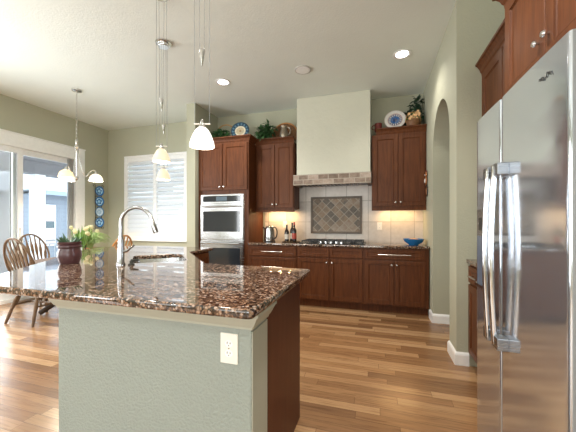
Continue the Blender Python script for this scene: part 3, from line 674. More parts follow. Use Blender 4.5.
for i, (bx, by, h, lab, lm) in enumerate(((-1.372, 4.44, .275, 'shortest dark bottle with cream label, nearest the kettle', 'label'), (-1.300, 4.50, .305, 'middle dark bottle with pale label on the round tray', 'label'), (-1.245, 4.43, .315, 'tallest dark bottle with red label, nearest the cooktop', 'labelred'))):
    t = thing('bottle', lab, 'bottle', (bx, by, .9225), 'bottles on the back counter'); z = .9225
    MB().lathe([(.0001, z), (.034, z), (.036, z + .01), (.036, z + h * .55), (.030, z + h * .64), (.013, z + h * .74), (.012, z + h * .93), (.0001, z + h * .93)], (bx, by, 0), 'Z', 18).build('glass_body', M['bottle'], t, True)
    MB().lathe([(.0368, z + h * .16), (.0368, z + h * .44)], (bx, by, 0), 'Z', 18).build('paper_label', M[lm], t, True)
    MB().lathe([(.0145, z + h * .86), (.0145, z + h), (.0001, z + h)], (bx, by, 0), 'Z', 12).build('cap', M['blackmatte'] if i < 2 else M['labelred'], t, True)
bw = thing('serving_bowl', 'shallow blue bowl filled with orange snacks on back counter', 'bowl', (.49, 4.40, .917))
MB().lathe([(.0001, .917), (.06, .917), (.065, .925), (.118, .960), (.138, 1.003), (.132, 1.004), (.110, .966), (.0001, .940)], (.49, 4.40, 0), 'Z', 28).build('dish', M['bluebowl'], bw, True)
random.seed(4); m_ = MB()
for i in range(40):
    a, r = random.random() * 6.28, .10 * math.sqrt(random.random()); m_.ell((.49 + r * math.cos(a), 4.40 + r * math.sin(a), .975 + (.1 - r) * .30), .022, .018, .013, 8, 5)
so = m_.build('snacks', M['snack'], bw, True); so['kind'] = 'stuff'

def outlet(loc, a, d, label, pw=.072, ph=.118):
    t = thing('electrical_outlet', label, 'outlet', loc); a, d = Vector(a), Vector(d); z = Vector((0, 0, 1)); c = Vector(loc)
    MB().slab(c - a * pw / 2 - z * ph / 2, a, d, pw, ph, .006).build('cover_plate', M['whiteplastic'], t, bev=.0015)
    for s in (-1, 1):
        m_ = MB(); cc = c + z * s * .0195 + d * .006
        pts = [cc + a * .0165 * math.cos(k) + z * .0145 * math.sin(k) for k in (2 * PI * i / 20 for i in range(20))]
        m_.add(pts + [p + d * .002 for p in pts], [tuple(range(20, 40))] + [(i, (i + 1) % 20, 20 + (i + 1) % 20, 20 + i) for i in range(20)]); so = m_.build('socket', M['white'], t)
        sl_ = MB()
        for dx, hh in ((-.0065, .009), (.0065, .0075)): sl_.slab(cc + a * (dx - .0014) + z * (-.001) + d * .002, a, d, .0028, hh, .0004)
        sl_.slab(cc + a * -.002 + z * -.009 + d * .002, a, d, .004, .004, .0004); sl_.build('slots', M['blackmatte'], so)
    MB().slab(c - a * .0025 - z * .0025 + d * .006, a, d, .005, .005, .001).build('screw', M['nickel'], t)
outlet((.04, YB - .012, 1.175), AX, DYN, 'white outlet on the tile backsplash right of the slate panel')
outlet((-1.50, YB - .012, 1.20), AX, DYN, 'white outlet on the backsplash between kettle and bottles')

# ------------------------------------------------------------------ decor on top of the cabinets
def std_plate(name, label, c, R, m, tilt=1.30, group=None, facing=0):
    pr = [(.0001, .0), (R * .55, .0), (R * .62, .004), (R * .98, .020), (R, .022), (R * .97, .024), (R * .6, .009), (.0001, .006)]
    o = MB().lathe(pr, (0, 0, 0), 'Z', 36).build(name, m, None, True); o.location = c; o.rotation_euler = (tilt, 0, facing); tag(o, label, 'plate', group); return o
ZT = 2.583
std_plate('display_plate', 'round cream centred plate with dark floral rim atop the oven tower', (-2.15, 4.37, ZT + .15), .155, M['plate_floral'], 1.32, facing=.18)
std_plate('display_plate', 'blue and white patterned plate atop the right wall cabinet', (.255, 4.56, ZT + .148), .15, M['plate_check'], 1.30, facing=-.05)
def leafmass(c, rx, ry, rz, n, size, seed, droop=0.3):
    random.seed(seed); m = MB(); c = Vector(c)
    for i in range(n):
        while True:
            q = Vector((random.uniform(-1, 1), random.uniform(-1, 1), random.uniform(-1, 1)))
            if q.length <= 1: break
        q = q * (.55 + .45 * random.random()) ; p = c + Vector((q.x * rx, q.y * ry, q.z * rz))
        d = Vector((q.x + random.uniform(-.5, .5), q.y + random.uniform(-.6, .3), q.z - droop + random.uniform(-.5, .5)))
        m.leaf(p, d, (random.uniform(-.4, .4), -.6, 1), size * random.uniform(.7, 1.25), size * random.uniform(.55, .8))
    return m
def stems(c, n, ln, seed, r=.003):
    random.seed(seed); m = MB()
    for i in range(n):
        a = random.random() * 6.28; e = Vector(c) + Vector((math.cos(a) * ln, math.sin(a) * ln * .4, random.uniform(.0, 1) * ln)); m.tube(bez(c, Vector(c) + Vector((0, 0, ln * .5)), e + Vector((0, 0, ln * .2)), e, 6), r, 5)
    return m
t = thing('ivy_basket', 'handled wicker basket of ivy atop the oven tower', 'basket', (-2.36, 4.42, ZT))
m_ = MB().lathe([(.0001, ZT), (.10, ZT), (.125, ZT + .07), (.13, ZT + .10), (.12, ZT + .10), (.0001, ZT + .085)], (-2.50, 4.46, 0), 'Z', 20); m_.build('basket', M['wicker'], t, True)
MB().tube([(-2.48 + .21 * math.cos(a), 4.48, ZT + .08 + .24 * math.sin(a)) for a in (PI * i / 16 for i in range(17))], .011, 8).build('basket_handle', M['wicker'], t, True)
leafmass((-2.50, 4.34, ZT + .10), .18, .08, .09, 260, .07, 3).build('ivy', M['leaf'], t)
t = thing('trailing_ivy', 'dark green ivy plant trailing over the left wall cabinet', 'plant', (-1.76, 4.52, ZT))
MB().lathe([(.0001, ZT), (.06, ZT), (.075, ZT + .10), (.068, ZT + .10), (.0001, ZT + .09)], (-1.76, 4.58, 0), 'Z', 16).build('pot', M['terracotta'], t, True)
stems((-1.76, 4.58, ZT + .09), 8, .2, 5).build('stems', M['leafdark'], t)
lm = leafmass((-1.77, 4.45, ZT + .10), .15, .09, .10, 150, .085, 7)
l2 = leafmass((-1.71, 4.50, ZT + .17), .12, .06, .13, 60, .085, 8); lm.add(l2.v, l2.f)
lm.build('ivy_leaves', M['leaf'], t)
t = thing('arched_board', 'arched brown wooden board standing behind the pitcher', 'tray', (-1.36, 4.66, ZT))
pts = [(-1.695, ZT + .011)] + [(-1.463 + .232 * math.cos(a), ZT + .06 + .24 * math.sin(a)) for a in (PI - PI * i / 18 for i in range(19))] + [(-1.231, ZT + .011)]
n = len(pts)
b = MB(); b.add([(x, 4.64, z) for x, z in pts] + [(x, 4.655, z) for x, z in pts], [tuple(range(n)), tuple(range(2 * n - 1, n - 1, -1))] + [(i, n + i, n + (i + 1) % n, (i + 1) % n) for i in range(n)])
b.build('board', M['trayw'], t)
MB().tube([(x, 4.636, z) for x, z in pts], .011, 8).build('rim', M['oaklight'], t, True)
t = thing('pitcher', 'pewter pitcher with handle in front of the arched board', 'pitcher', (-1.44, 4.50, ZT))
MB().lathe([(.0001, ZT), (.055, ZT), (.070, ZT + .05), (.064, ZT + .11), (.045, ZT + .165), (.055, ZT + .20), (.050, ZT + .20), (.04, ZT + .165), (.0001, ZT + .15)], (-1.44, 4.50, 0), 'Z', 22).build('body', M['pewter'], t, True)
MB().tube(bez((-1.395, 4.50, ZT + .18), (-1.31, 4.50, ZT + .2), (-1.31, 4.50, ZT + .07), (-1.375, 4.50, ZT + .06)), .009, 8).build('handle', M['pewter'], t, True)
t = thing('mug', 'small dark red mug atop the right wall cabinet', 'mug', (.02, 4.55, ZT))
MB().lathe([(.0001, ZT), (.05, ZT), (.056, ZT + .02), (.050, ZT + .06), (.054, ZT + .115), (.049, ZT + .115), (.045, ZT + .03), (.0001, ZT + .02)], (.02, 4.55, 0), 'Z', 20).build('cup', M['redmug'], t, True)
MB().tube(bez((-.03, 4.55, ZT + .095), (-.085, 4.55, ZT + .10), (-.085, 4.55, ZT + .03), (-.03, 4.55, ZT + .03)), .007, 8).build('handle', M['redmug'], t, True)
t = thing('flower_basket', 'round basket of pale flowers atop the right wall cabinet', 'basket', (.50, 4.50, ZT))
MB().lathe([(.0001, ZT), (.075, ZT), (.095, ZT + .05), (.092, ZT + .085), (.085, ZT + .085), (.0001, ZT + .075)], (.49, 4.45, 0), 'Z', 20).build('basket', M['trayw'], t, True)
leafmass((.49, 4.44, ZT + .10), .09, .07, .06, 60, .05, 21).build('leaves', M['leafbright'], t)
random.seed(9)
m_ = MB()
for i in range(14):
    m_ = MB(); p = Vector((.49 + random.uniform(-.08, .08), 4.38 + random.uniform(-.03, .06), ZT + .10 + random.uniform(-.02, .09)))
    for k in range(6): m_.leaf(p, (math.cos(k * 1.05), -.5, math.sin(k * 1.05)), (0, -1, 0), .028, .02)
    m_.build('blossom', M['peach'], t)
MB().tube([(.49 + .10 * math.cos(a), 4.47, ZT + .07 + .14 * math.sin(a)) for a in (PI * i / 14 for i in range(15))], .008, 8).build('basket_handle', M['wicker'], t, True)
t = thing('leafy_plant', 'tall dark leafy plant in the corner atop the right wall cabinet', 'plant', (.52, 4.64, ZT))
MB().lathe([(.0001, ZT), (.06, ZT), (.075, ZT + .11), (.068, ZT + .11), (.0001, ZT + .10)], (.54, 4.65, 0), 'Z', 16).build('pot', M['terracotta'], t, True)
stems((.54, 4.65, ZT + .1), 7, .18, 15).build('stems', M['leafdark'], t)
lm = leafmass((.42, 4.655, ZT + .19), .13, .03, .09, 85, .08, 11)
for c_, s_ in (((.55, 4.64, ZT + .24), 12), ((.565, 4.63, ZT + .38), 13)):
    l2 = leafmass(c_, .07, .08, .13, 46, .08, s_); lm.add(l2.v, l2.f)
lm.build('foliage', M['leafdark'], t)

# plaques on the arch wall
t = thing('rooster_plaque', 'copper and cream rooster shaped ornament hanging on the arch wall', 'ornament', (XR, 4.36, 1.83))
m_ = MB(); m_.ell((XR - .018, 4.365, 1.80), .016, .045, .065); m_.ell((XR - .020, 4.335, 1.885), .014, .028, .035); m_.ell((XR - .014, 4.395, 1.83), .012, .032, .06); m_.build('body', M['copper'], t, True)
m_ = MB(); m_.ell((XR - .030, 4.36, 1.80), .010, .024, .032); m_.ell((XR - .03, 4.34, 1.875), .008, .013, .013); m_.build('cream_patch', M['whiteplastic'], t, True)
m_ = MB().ell((XR - .018, 4.34, 1.925), .01, .026, .014); m_.build('comb', M['redmug'], t, True)
m_ = MB().ell((XR - .012, 4.36, 1.735), .010, .04, .014); m_.build('base', M['iron'], t, True)
t = thing('oval_plaque', 'small oval brown plaque hanging just below the rooster ornament', 'ornament', (XR, 4.34, 1.66))
m_ = MB().ell((XR - .010, 4.34, 1.655), .010, .034, .075, 16, 8); m_.build('rim', M['iron'], t, True)
m_ = MB().ell((XR - .017, 4.34, 1.655), .008, .022, .058, 16, 8); m_.build('face', M['copper'], t, True)

# ------------------------------------------------------------------ kitchen island
PW = [(-.47, 1.05), (-1.505, 1.05), (-2.755, 2.67), (-2.755, 3.12)]
isl = thing('kitchen_island', 'large angled island with textured sage half wall and dark wood end', 'island', (-1.5, 1.9, 0))
hw_ = PW + [(-2.605, 3.12), (-2.605, 2.62), (-1.435, 1.222), (-.47, 1.222)]
MB().prism(hw_, 0, .883).build('half_wall', M['wall_green'], isl, bev=.006)
MB().box(-.4715, -.466, 1.055, 1.216, .0, .80).build('corner_trim', M['trimsage'], isl)
cb = [(-.48, 1.224), (-1.433, 1.224), (-2.603, 2.622), (-2.603, 3.12), (-1.965, 3.12), (-1.925, 2.625), (-1.272, 1.93), (-1.272, 1.86), (-.48, 1.80)]
MB().prism(cb, .105, .883, top=False).build('cabinet_body', M['cherry'], isl)
cb2 = [(-.56, 1.23), (-1.433, 1.23), (-2.6, 2.63), (-2.6, 3.10), (-2.03, 3.10), (-1.99, 2.61), (-1.31, 1.87), (-.56, 1.73)]
MB().prism(cb2, 0, .105, top=False).build('toe_kick', M['darkbase'], isl)
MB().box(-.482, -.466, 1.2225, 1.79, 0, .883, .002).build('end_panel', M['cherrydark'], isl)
# doors on the short leg that faces the ovens
for k, (ya, yb) in enumerate(((2.66, 2.87), (2.88, 3.10))):
    def xx(y): return -1.925 - (y - 2.625) * (.04 / .495)
    a = Vector((xx(yb) - xx(ya), yb - ya, 0)); ln = a.length; a.normalize(); d = Vector((a.y, -a.x, 0))
    dd = MB().panel((xx(ya), ya, .13), a, d, ln, .74).build('door', M['cherry'], isl)
MD = [(0, .812), (.008, .812), (.010, .822), (.016, .826), (.026, .842), (.040, .868), (.046, .872), (.046, .8835), (0, .8835)]
MB().moulding([PW[3], PW[2], PW[1], PW[0], (-.47, 1.222)][::1], [(o, z) for o, z in MD]).build('top_moulding', M['trimsage'], isl)

# island countertop with a sink cut-out
def round_poly(P, r):
    out = []; n = len(P)
    for i in range(n):
        a, b_, c = (Vector((*P[i - 1], 0)), Vector((*P[i], 0)), Vector((*P[(i + 1) % n], 0)))
        rr = r[i] if isinstance(r, list) else r
        p0 = b_ + (a - b_).normalized() * rr; p1 = b_ + (c - b_).normalized() * rr
        for t_ in (0, .33, .67, 1): q = p0 * (1 - t_) ** 2 + b_ * 2 * t_ * (1 - t_) + p1 * t_ * t_; out.append((q.x, q.y))
    return out
CT = [(-.42, .945), (-.42, 1.905), (-1.245, 1.945), (-1.894, 2.65), (-1.935, 3.20), (-3.06, 3.20), (-3.40, 2.78), (-2.00, .945)]
CT = round_poly(CT, [.03, .03, .02, .02, .05, .1, .1, .05])
SC = Vector((-1.827, 2.119)); SE = Vector((-.677, .736)); SN = Vector((.736, .677)); SH, SW = .285, .205
def sink_rect(h, w_, r=.06): return round_poly([tuple(SC + SE * a * h + SN * b_ * w_) for a, b_ in ((-1, -1), (1, -1), (1, 1), (-1, 1))], r)
def island_top():
    cu = bpy.data.curves.new('top', 'CURVE'); cu.dimensions = '2D'; cu.fill_mode = 'BOTH'; cu.extrude = .009; cu.bevel_depth = .009; cu.bevel_resolution = 2; cu.offset = -.009
    for P in (CT, sink_rect(SH, SW)):
        s_ = cu.splines.new('POLY'); s_.points.add(len(P) - 1); s_.use_cyclic_u = True
        for p, q in zip(s_.points, P): p.co = (q[0], q[1], 0, 1)
    o = bpy.data.objects.new('tmp', cu); COL.objects.link(o); dg = bpy.context.evaluated_depsgraph_get(); dg.update()
    me = bpy.data.meshes.new_from_object(o.evaluated_get(dg)); bpy.data.objects.remove(o)
    me.name = 'island_countertop'; me.transform(Matrix.Translation((0, 0, .902))); me.materials.clear(); me.materials.append(M['granite'])
    r = bpy.data.objects.new('island_countertop', me); COL.objects.link(r); tag(r, 'large angled polished brown granite countertop on the island', 'countertop')
    for f in me.polygons: f.use_smooth = True
    me.set_sharp_from_angle(angle=math.radians(40))
island_top()
def sink():
    t = thing('kitchen_sink', 'undermount steel sink set in the island granite', 'sink', (SC.x, SC.y, .70))
    m = MB(); A, B_, C_ = sink_rect(SH + .02, SW + .02), sink_rect(SH + .004, SW + .004), sink_rect(SH - .02, SW - .02, .07); n = len(A)
    V = [(x, y, .8825) for x, y in A] + [(x, y, .8825) for x, y in B_] + [(x, y, .69) for x, y in C_]
    F = [(k * n + i, k * n + (i + 1) % n, (k + 1) * n + (i + 1) % n, (k + 1) * n + i) for k in range(2) for i in range(n)] + [tuple(2 * n + i for i in range(n))]
    m.add(V, F); m.build('basin', M['steel'], t, True)
    MB().lathe([(.0001, .691), (.03, .691), (.042, .694), (.045, .6905)], (SC.x, SC.y, 0), 'Z', 20).build('drain', M['chrome'], t, True)
sink()
def faucet():
    x, y, z = -1.775, 1.672, .9205
    t = thing('kitchen_faucet', 'tall gooseneck pull down faucet in brushed steel beside the island sink', 'faucet', (x, y, z))
    MB().lathe([(.0001, z), (.030, z), (.030, z + .012), (.024, z + .022), (.023, z + .10), (.019, z + .18), (.014, z + .215)], (x, y, 0), 'Z', 20).build('base', M['faucet'], t, True)
    rd = Vector((.957, .291, 0)); o = Vector((x, y, 0)); zc = z + .300; R = .113
    pts = [o + Vector((0, 0, z + .20)), o + Vector((0, 0, z + .28))] + [o + rd * (R - R * math.cos(a)) + Vector((0, 0, zc + R * 1.05 * math.sin(a))) for a in (PI * .92 * i / 16 for i in range(17))]
    MB().tube(pts, .0125, 12).build('spout', M['faucet'], t, True)
    e = pts[-1]; dd = (pts[-1] - pts[-2]).normalized()
    MB().tube([e - dd * .005, e + dd * .03, e + dd * .085, e + dd * .10], [.0135, .0165, .019, .017], 12).build('spray_head', M['faucet'], t, True)
    MB().tube([o + rd * .02 + Vector((0, 0, z + .10)), o + rd * .045 + Vector((0, 0, z + .105)), o + rd * .095 + Vector((0, 0, z + .145))], [.011, .009, .007], 8).build('lever', M['faucet'], t, True)
    s = thing('soap_dispenser', 'short dark soap dispenser beside the faucet base', 'dispenser', (x + .06, y + .035, z))
    MB().lathe([(.0001, z), (.022, z), (.022, z + .008), (.012, z + .014), (.012, z + .03), (.0001, z + .03)], (x + .06, y + .035, 0), 'Z', 14).build('base', M['iron'], s, True)
    MB().tube([(x + .055, y + .035, z + .032), (x + .10, y + .06, z + .036)], [.010, .007], 8).build('nozzle', M['iron'], s, True)
faucet()
outlet((-.564, 1.05, .728), AX, DYN, 'white double outlet on the sage textured island half wall', .076, .120)
# plum pot with succulent
px, py, pz = -2.235, 1.64, .9205
t = thing('potted_succulent', 'plum glazed pot with spiky succulent on the island counter', 'potted plant', (px, py, pz))
MB().lathe([(.0001, pz), (0.0614, pz), (0.0670, pz + .012), (0.0772, pz + .055), (0.0772, pz + .085), (0.0670, pz + .112), (0.0688, pz + .118), (0.0781, pz + .126), (0.0781, pz + .136), (0.0688, pz + .142), (0.0763, pz + .150), (0.0772, pz + .164), (0.0698, pz + .164), (0.0651, pz + .13), (.0001, pz + .13)], (px, py, 0), 'Z', 32).build('pot', M['potplum'], t, True)
MB().lathe([(.0001, pz + .145), (0.0660, pz + .142)], (px, py, 0), 'Z', 20).build('soil', M['soil'], t)
random.seed(6); m_ = MB()
for i in range(22):
    a = random.random() * 6.28; e = random.uniform(.25, .9); p = Vector((px + .03 * math.cos(a), py + .03 * math.sin(a), pz + .142)); d = Vector((math.cos(a) * e, math.sin(a) * e, .75))
    m_.tube([p, p + d * .035, p + d * random.uniform(.06, .085)], [.009, .010, .001], 6)
m_.tube([(px - .02, py, pz + .14), (px - .05, py, pz + .19), (px - .072, py, pz + .232)], [.009, .010, .001], 6)
m_.build('succulent_leaves', M['succulent'], t, True)

# ------------------------------------------------------------------ breakfast nook
TX, TY = -4.10, 3.05
tb = thing('dining_table', 'round wooden breakfast table between the windsor chairs', 'table', (TX, TY, 0))
MB().lathe([(.0001, .688), (.41, .688), (.44, .698), (.45, .708), (.44, .72), (.0001, .72)], (TX, TY, 0), 'Z', 40).build('tabletop', M['oak'], tb, True)
MB().lathe([(.0001, .08), (.07, .08), (.085, .16), (.05, .24), (.06, .42), (.085, .52), (.05, .60), (.10, .688), (.0001, .688)], (TX, TY, 0), 'Z', 20).build('pedestal', M['darkbase'], tb, True)
for k in range(4):
    a = k * PI / 2 - .44; c, s_ = math.cos(a), math.sin(a)
    MB().tube([(TX + c * .05, TY + s_ * .05, .17), (TX + c * .22, TY + s_ * .22, .12), (TX + c * .36, TY + s_ * .36, .032)], [.04, .035, .03], 10).build('foot', M['darkbase'], tb, True)
def windsor(label, m, hooptop=1.04):
    t = thing('windsor_chair', label, 'chair')
    def B(mb, n): return mb.build(n, m, t, True)
    # seat faces +y
    s = MB(); P = round_poly([(-.20, -.20), (.20, -.20), (.235, .20), (-.235, .20)], [.1, .1, .09, .09])
    s.prism(P, .425, .46); o = s.build('seat', m, t, bev=.008)
    for sx in (-1, 1):
        for y0, y1 in ((.14, .215), (-.14, -.26)):
            top = Vector((sx * .15, y0, .425)); bot = Vector((sx * .225, y1, 0))
            B(MB().tube([top.lerp(bot, k) for k in (0, .25, .5, .62, .8, 1)], [.014, .018, .021, .017, .019, .012], 10), 'leg')
    for sx in (-1, 1): B(MB().tube([(sx * .188, .178, .215), (sx * .188, 0, .215), (sx * .188, -.20, .215)], [.010, .014, .010], 8), 'stretcher')
    B(MB().tube([(-.188, 0, .215), (0, 0, .215), (.188, 0, .215)], [.010, .014, .010], 8), 'stretcher')
    def back(x, z): return Vector((x, -.17 - (z - .46) * .28, z))
    hoop = [back(-.185, .458)] + [back(.232 * math.cos(a) , .70 + (hooptop - .70) * math.sin(a)) for a in (PI - PI * i / 22 for i in range(23))] + [back(.185, .458)]
    B(MB().tube(hoop, .0135, 8), 'back_hoop')
    for i in range(7):
        k = (i - 3) / 3; xb, xt = .135 * k, .20 * k
        zt = .70 + (hooptop - .70) * math.sqrt(max(0, 1 - (xt / .232) ** 2)) - .005
        b_, e = back(xb, .458), back(xt, zt); m_ = MB(); pr = [(0, .008), (.25, .007), (.42, .010), (.55, .019), (.68, .021), (.80, .010), (1, .006)]
        V = []
        for q, wd in pr:
            p = b_.lerp(e, q)
            V += [p + Vector((-wd, -.005, 0)), p + Vector((wd, -.005, 0)), p + Vector((wd, .005, 0)), p + Vector((-wd, .005, 0))]
        F = [(r * 4 + c_, r * 4 + (c_ + 1) % 4, r * 4 + 4 + (c_ + 1) % 4, r * 4 + 4 + c_) for r in range(len(pr) - 1) for c_ in range(4)] + [(3, 2, 1, 0), tuple(len(pr) * 4 - 4 + i_ for i_ in range(4))]
        m_.add(V, F); B(m_, 'spindle')
    return t
CG = 'windsor chairs around the breakfast table'
w1 = windsor('brown windsor chair on near side of the table, leftmost, back to the room', M['oak']); w1['group'] = CG
w2 = copy_tree(w1); w3 = windsor('honey coloured windsor chair seen behind the faucet, by the shuttered window', M['oaklight']); w3['group'] = CG
w2['label'] = 'brown windsor chair on far side of the table against the patio door'
w1.location = (-4.10, 2.66, 0); w1.rotation_euler.z = .03
w2.location = (-4.97, 3.27, 0); w2.rotation_euler.z = -PI / 2 + .05
w3.location = (-3.81, 3.31, 0); w3.rotation_euler.z = PI / 2 + .12
zt = .721
vs = thing('flower_vase', 'glass vase of pale yellow tulips on the breakfast table', 'vase', (-3.86, 3.00, zt))
MB().lathe([(.0001, zt), (.045, zt), (.042, zt + .02), (.045, zt + .12), (.058, zt + .22), (.055, zt + .22), (.040, zt + .12), (.038, zt + .02), (.0001, zt + .015)], (-3.86, 3.00, 0), 'Z', 20).build('glass_vase', M['glass'], vs, True)
random.seed(12); lf = MB(); fl = MB(); st = MB()
for i in range(30):
    a = random.random() * 6.28; e = random.uniform(.1, .55); p = Vector((-3.86, 3.00, zt + .16)); d = Vector((math.cos(a) * e, math.sin(a) * e, 1)).normalized(); lf.leaf(p, d, (math.cos(a), math.sin(a), .2), random.uniform(.20, .34), .04)
for i in range(15):
    a = random.random() * 6.28; e = random.uniform(.2, .8); h_ = random.uniform(.20, .30); b0 = Vector((-3.86, 3.00, zt + .03)); q = Vector((-3.86 + math.cos(a) * e * .24, 3.00 + math.sin(a) * e * .24, zt + .12 + h_))
    st.tube(bez(b0, b0 + Vector((0, 0, .15)), q - Vector((0, 0, .1)), q, 6), .004, 5)
    fl = MB()
    for k in range(6): fl.leaf(q, (math.cos(k * 1.05) * .35, math.sin(k * 1.05) * .35, 1), (math.cos(k * 1.05), math.sin(k * 1.05), 0), .06, .038)
    fl.build('tulip', M['petal'], vs)
st.build('stems', M['leafbright'], vs); lf.build('leaves', M['leafbright'], vs)
fx, fy = -4.16, 3.36
fn = thing('grassy_plant', 'bushy grass leaved potted plant on the breakfast table', 'potted plant', (fx, fy, zt))
MB().lathe([(.0001, zt), (.07, zt), (.09, zt + .11), (.095, zt + .13), (.085, zt + .13), (.0001, zt + .11)], (fx, fy, 0), 'Z', 20).build('pot', M['terracotta'], fn, True)
lf = MB(); random.seed(31)
for i in range(230):
    a = random.random() * 6.28; e = random.uniform(.05, .19); h_ = random.uniform(.10, .30); p = Vector((fx + .03 * math.cos(a), fy + .03 * math.sin(a), zt + .12)); q = p + Vector((math.cos(a) * e, math.sin(a) * e, h_)); r_ = p + Vector((math.cos(a) * e * 1.5, math.sin(a) * e * 1.5, h_ * .55))
    lf.tube(bez(p, p + Vector((0, 0, h_)), q, r_, 5), [.003, .004, .004, .003, .002, .001], 4, False)
lf.build('grass_leaves', M['leafgrass'], fn)
# four blue plates on a wire rack
rk = thing('plate_rack', 'wrought iron rack holding four blue plates on the nook wall', 'rack', (XL, 4.535, 1.2))
m_ = MB()
for dy in (-.07, .07): m_.tube([(XL + .012, 4.535 + dy, 1.12), (XL + .012, 4.535 + dy, 1.97)], .004, 6)
for z in (1.235, 1.445, 1.655, 1.865): m_.tube([(XL + .008, 4.535 + a, z - .095 + b_) for a, b_ in ((-.07, .0), (-.06, -.02), (.06, -.02), (.07, 0))], .004, 6)
m_.build('uprights', M['iron'], rk)
for s_ in (-1, 1):
    for zz, q in ((1.12, -1), (1.97, 1)):
        MB().tube([(XL + .012, 4.535 + s_ * (.07 + .022 * (1 - math.cos(a))), zz + q * .022 * math.sin(a)) for a in (1.5 * PI * i / 10 for i in range(11))], .004, 6).build('scroll', M['iron'], rk)
for i, (z, mm, nm) in enumerate(((1.865, 'plate_blue', 'topmost'), (1.655, 'plate_blue', 'second from top'), (1.445, 'plate_pale', 'third from top, the palest'), (1.235, 'plate_blue', 'lowest'))):
    std_plate('blue_plate', f'round blue plate on the nook wall rack, {nm} of four', (XL + .022, 4.535, z), .098, M[mm], PI / 2, 'blue plates on the wall rack', PI / 2)

# ------------------------------------------------------------------ chandelier
cx, cy = -4.18, 3.17
ch = thing('chandelier', 'nickel chandelier with three bowl shades over the breakfast table', 'chandelier', (cx, cy, CZ))
MB().lathe([(.0001, CZ - .0005), (.065, CZ - .0005), (.062, CZ - .018), (.02, CZ - .03), (.0001, CZ - .032)], (cx, cy, 0), 'Z', 22).build('ceiling_canopy', M['nickel'], ch, True)
m_ = MB(); z = CZ - .03; k = 0
while z > 2.44:
    r1, r2 = .009, .017; m_.tube([(cx + (r1 * math.cos(a) if k % 2 else 0), cy + (0 if k % 2 else r1 * math.cos(a)), z - .017 + r2 * math.sin(a)) for a in (2 * PI * i / 10 for i in range(11))], .0026, 5, False); z -= .029; k += 1
m_.build('chain', M['nickel'], ch)
MB().lathe([(.0001, 2.45), (.012, 2.44), (.025, 2.40), (.012, 2.36), (.032, 2.335), (.036, 2.315), (.02, 2.30), (.008, 2.28), (.008, 1.90), (.022, 1.885), (.024, 1.865), (.008, 1.845), (.0001, 1.835)], (cx, cy, 0), 'Z', 16).build('central_stem', M['nickel'], ch, True)
for a0, mm in ((.923, 'shadebowl'), (.923 + 2 * PI / 3, 'shadebowl'), (.923 - 2 * PI / 3, 'shadebowlamber')):
    d = Vector((math.cos(a0), math.sin(a0), 0)); o = Vector((cx, cy, 0)); R = .235; ex = o + d * R
    pts = bez(o + d * .015 + Vector((0, 0, 2.32)), o + d * .05 + Vector((0, 0, 1.98)), o + d * .10 + Vector((0, 0, 1.86)), o + d * .13 + Vector((0, 0, 1.93)), 10)[:-1] + bez(o + d * .13 + Vector((0, 0, 1.93)), o + d * .17 + Vector((0, 0, 2.02)), o + d * R * .92 + Vector((0, 0, 2.03)), ex + Vector((0, 0, 1.985)), 10)
    ar = MB().tube(pts, .0055, 8).build('arm', M['nickel'], ch, True)
    MB().lathe([(.0001, 2.0), (.014, 1.995), (.026, 1.965), (.03, 1.955)], (ex.x, ex.y, 0), 'Z', 14).build('socket_cup', M['nickel'], ar, True)
    MB().lathe([(.028, 1.955), (.055, 1.942), (.078, 1.912), (.092, 1.868), (.094, 1.850), (.091, 1.850), (.074, 1.906), (.05, 1.936), (.02, 1.948)], (ex.x, ex.y, 0), 'Z', 24).build('glass_shade', M[mm], ar, True)
    l_ = bpy.data.lights.new('chandelier_bulb', 'POINT'); l_.energy = 24; l_.color = (1, .88, .72); l_.shadow_soft_size = .03; lo = bpy.data.objects.new('chandelier_bulb', l_); COL.objects.link(lo); lo.location = (ex.x, ex.y, 1.885)

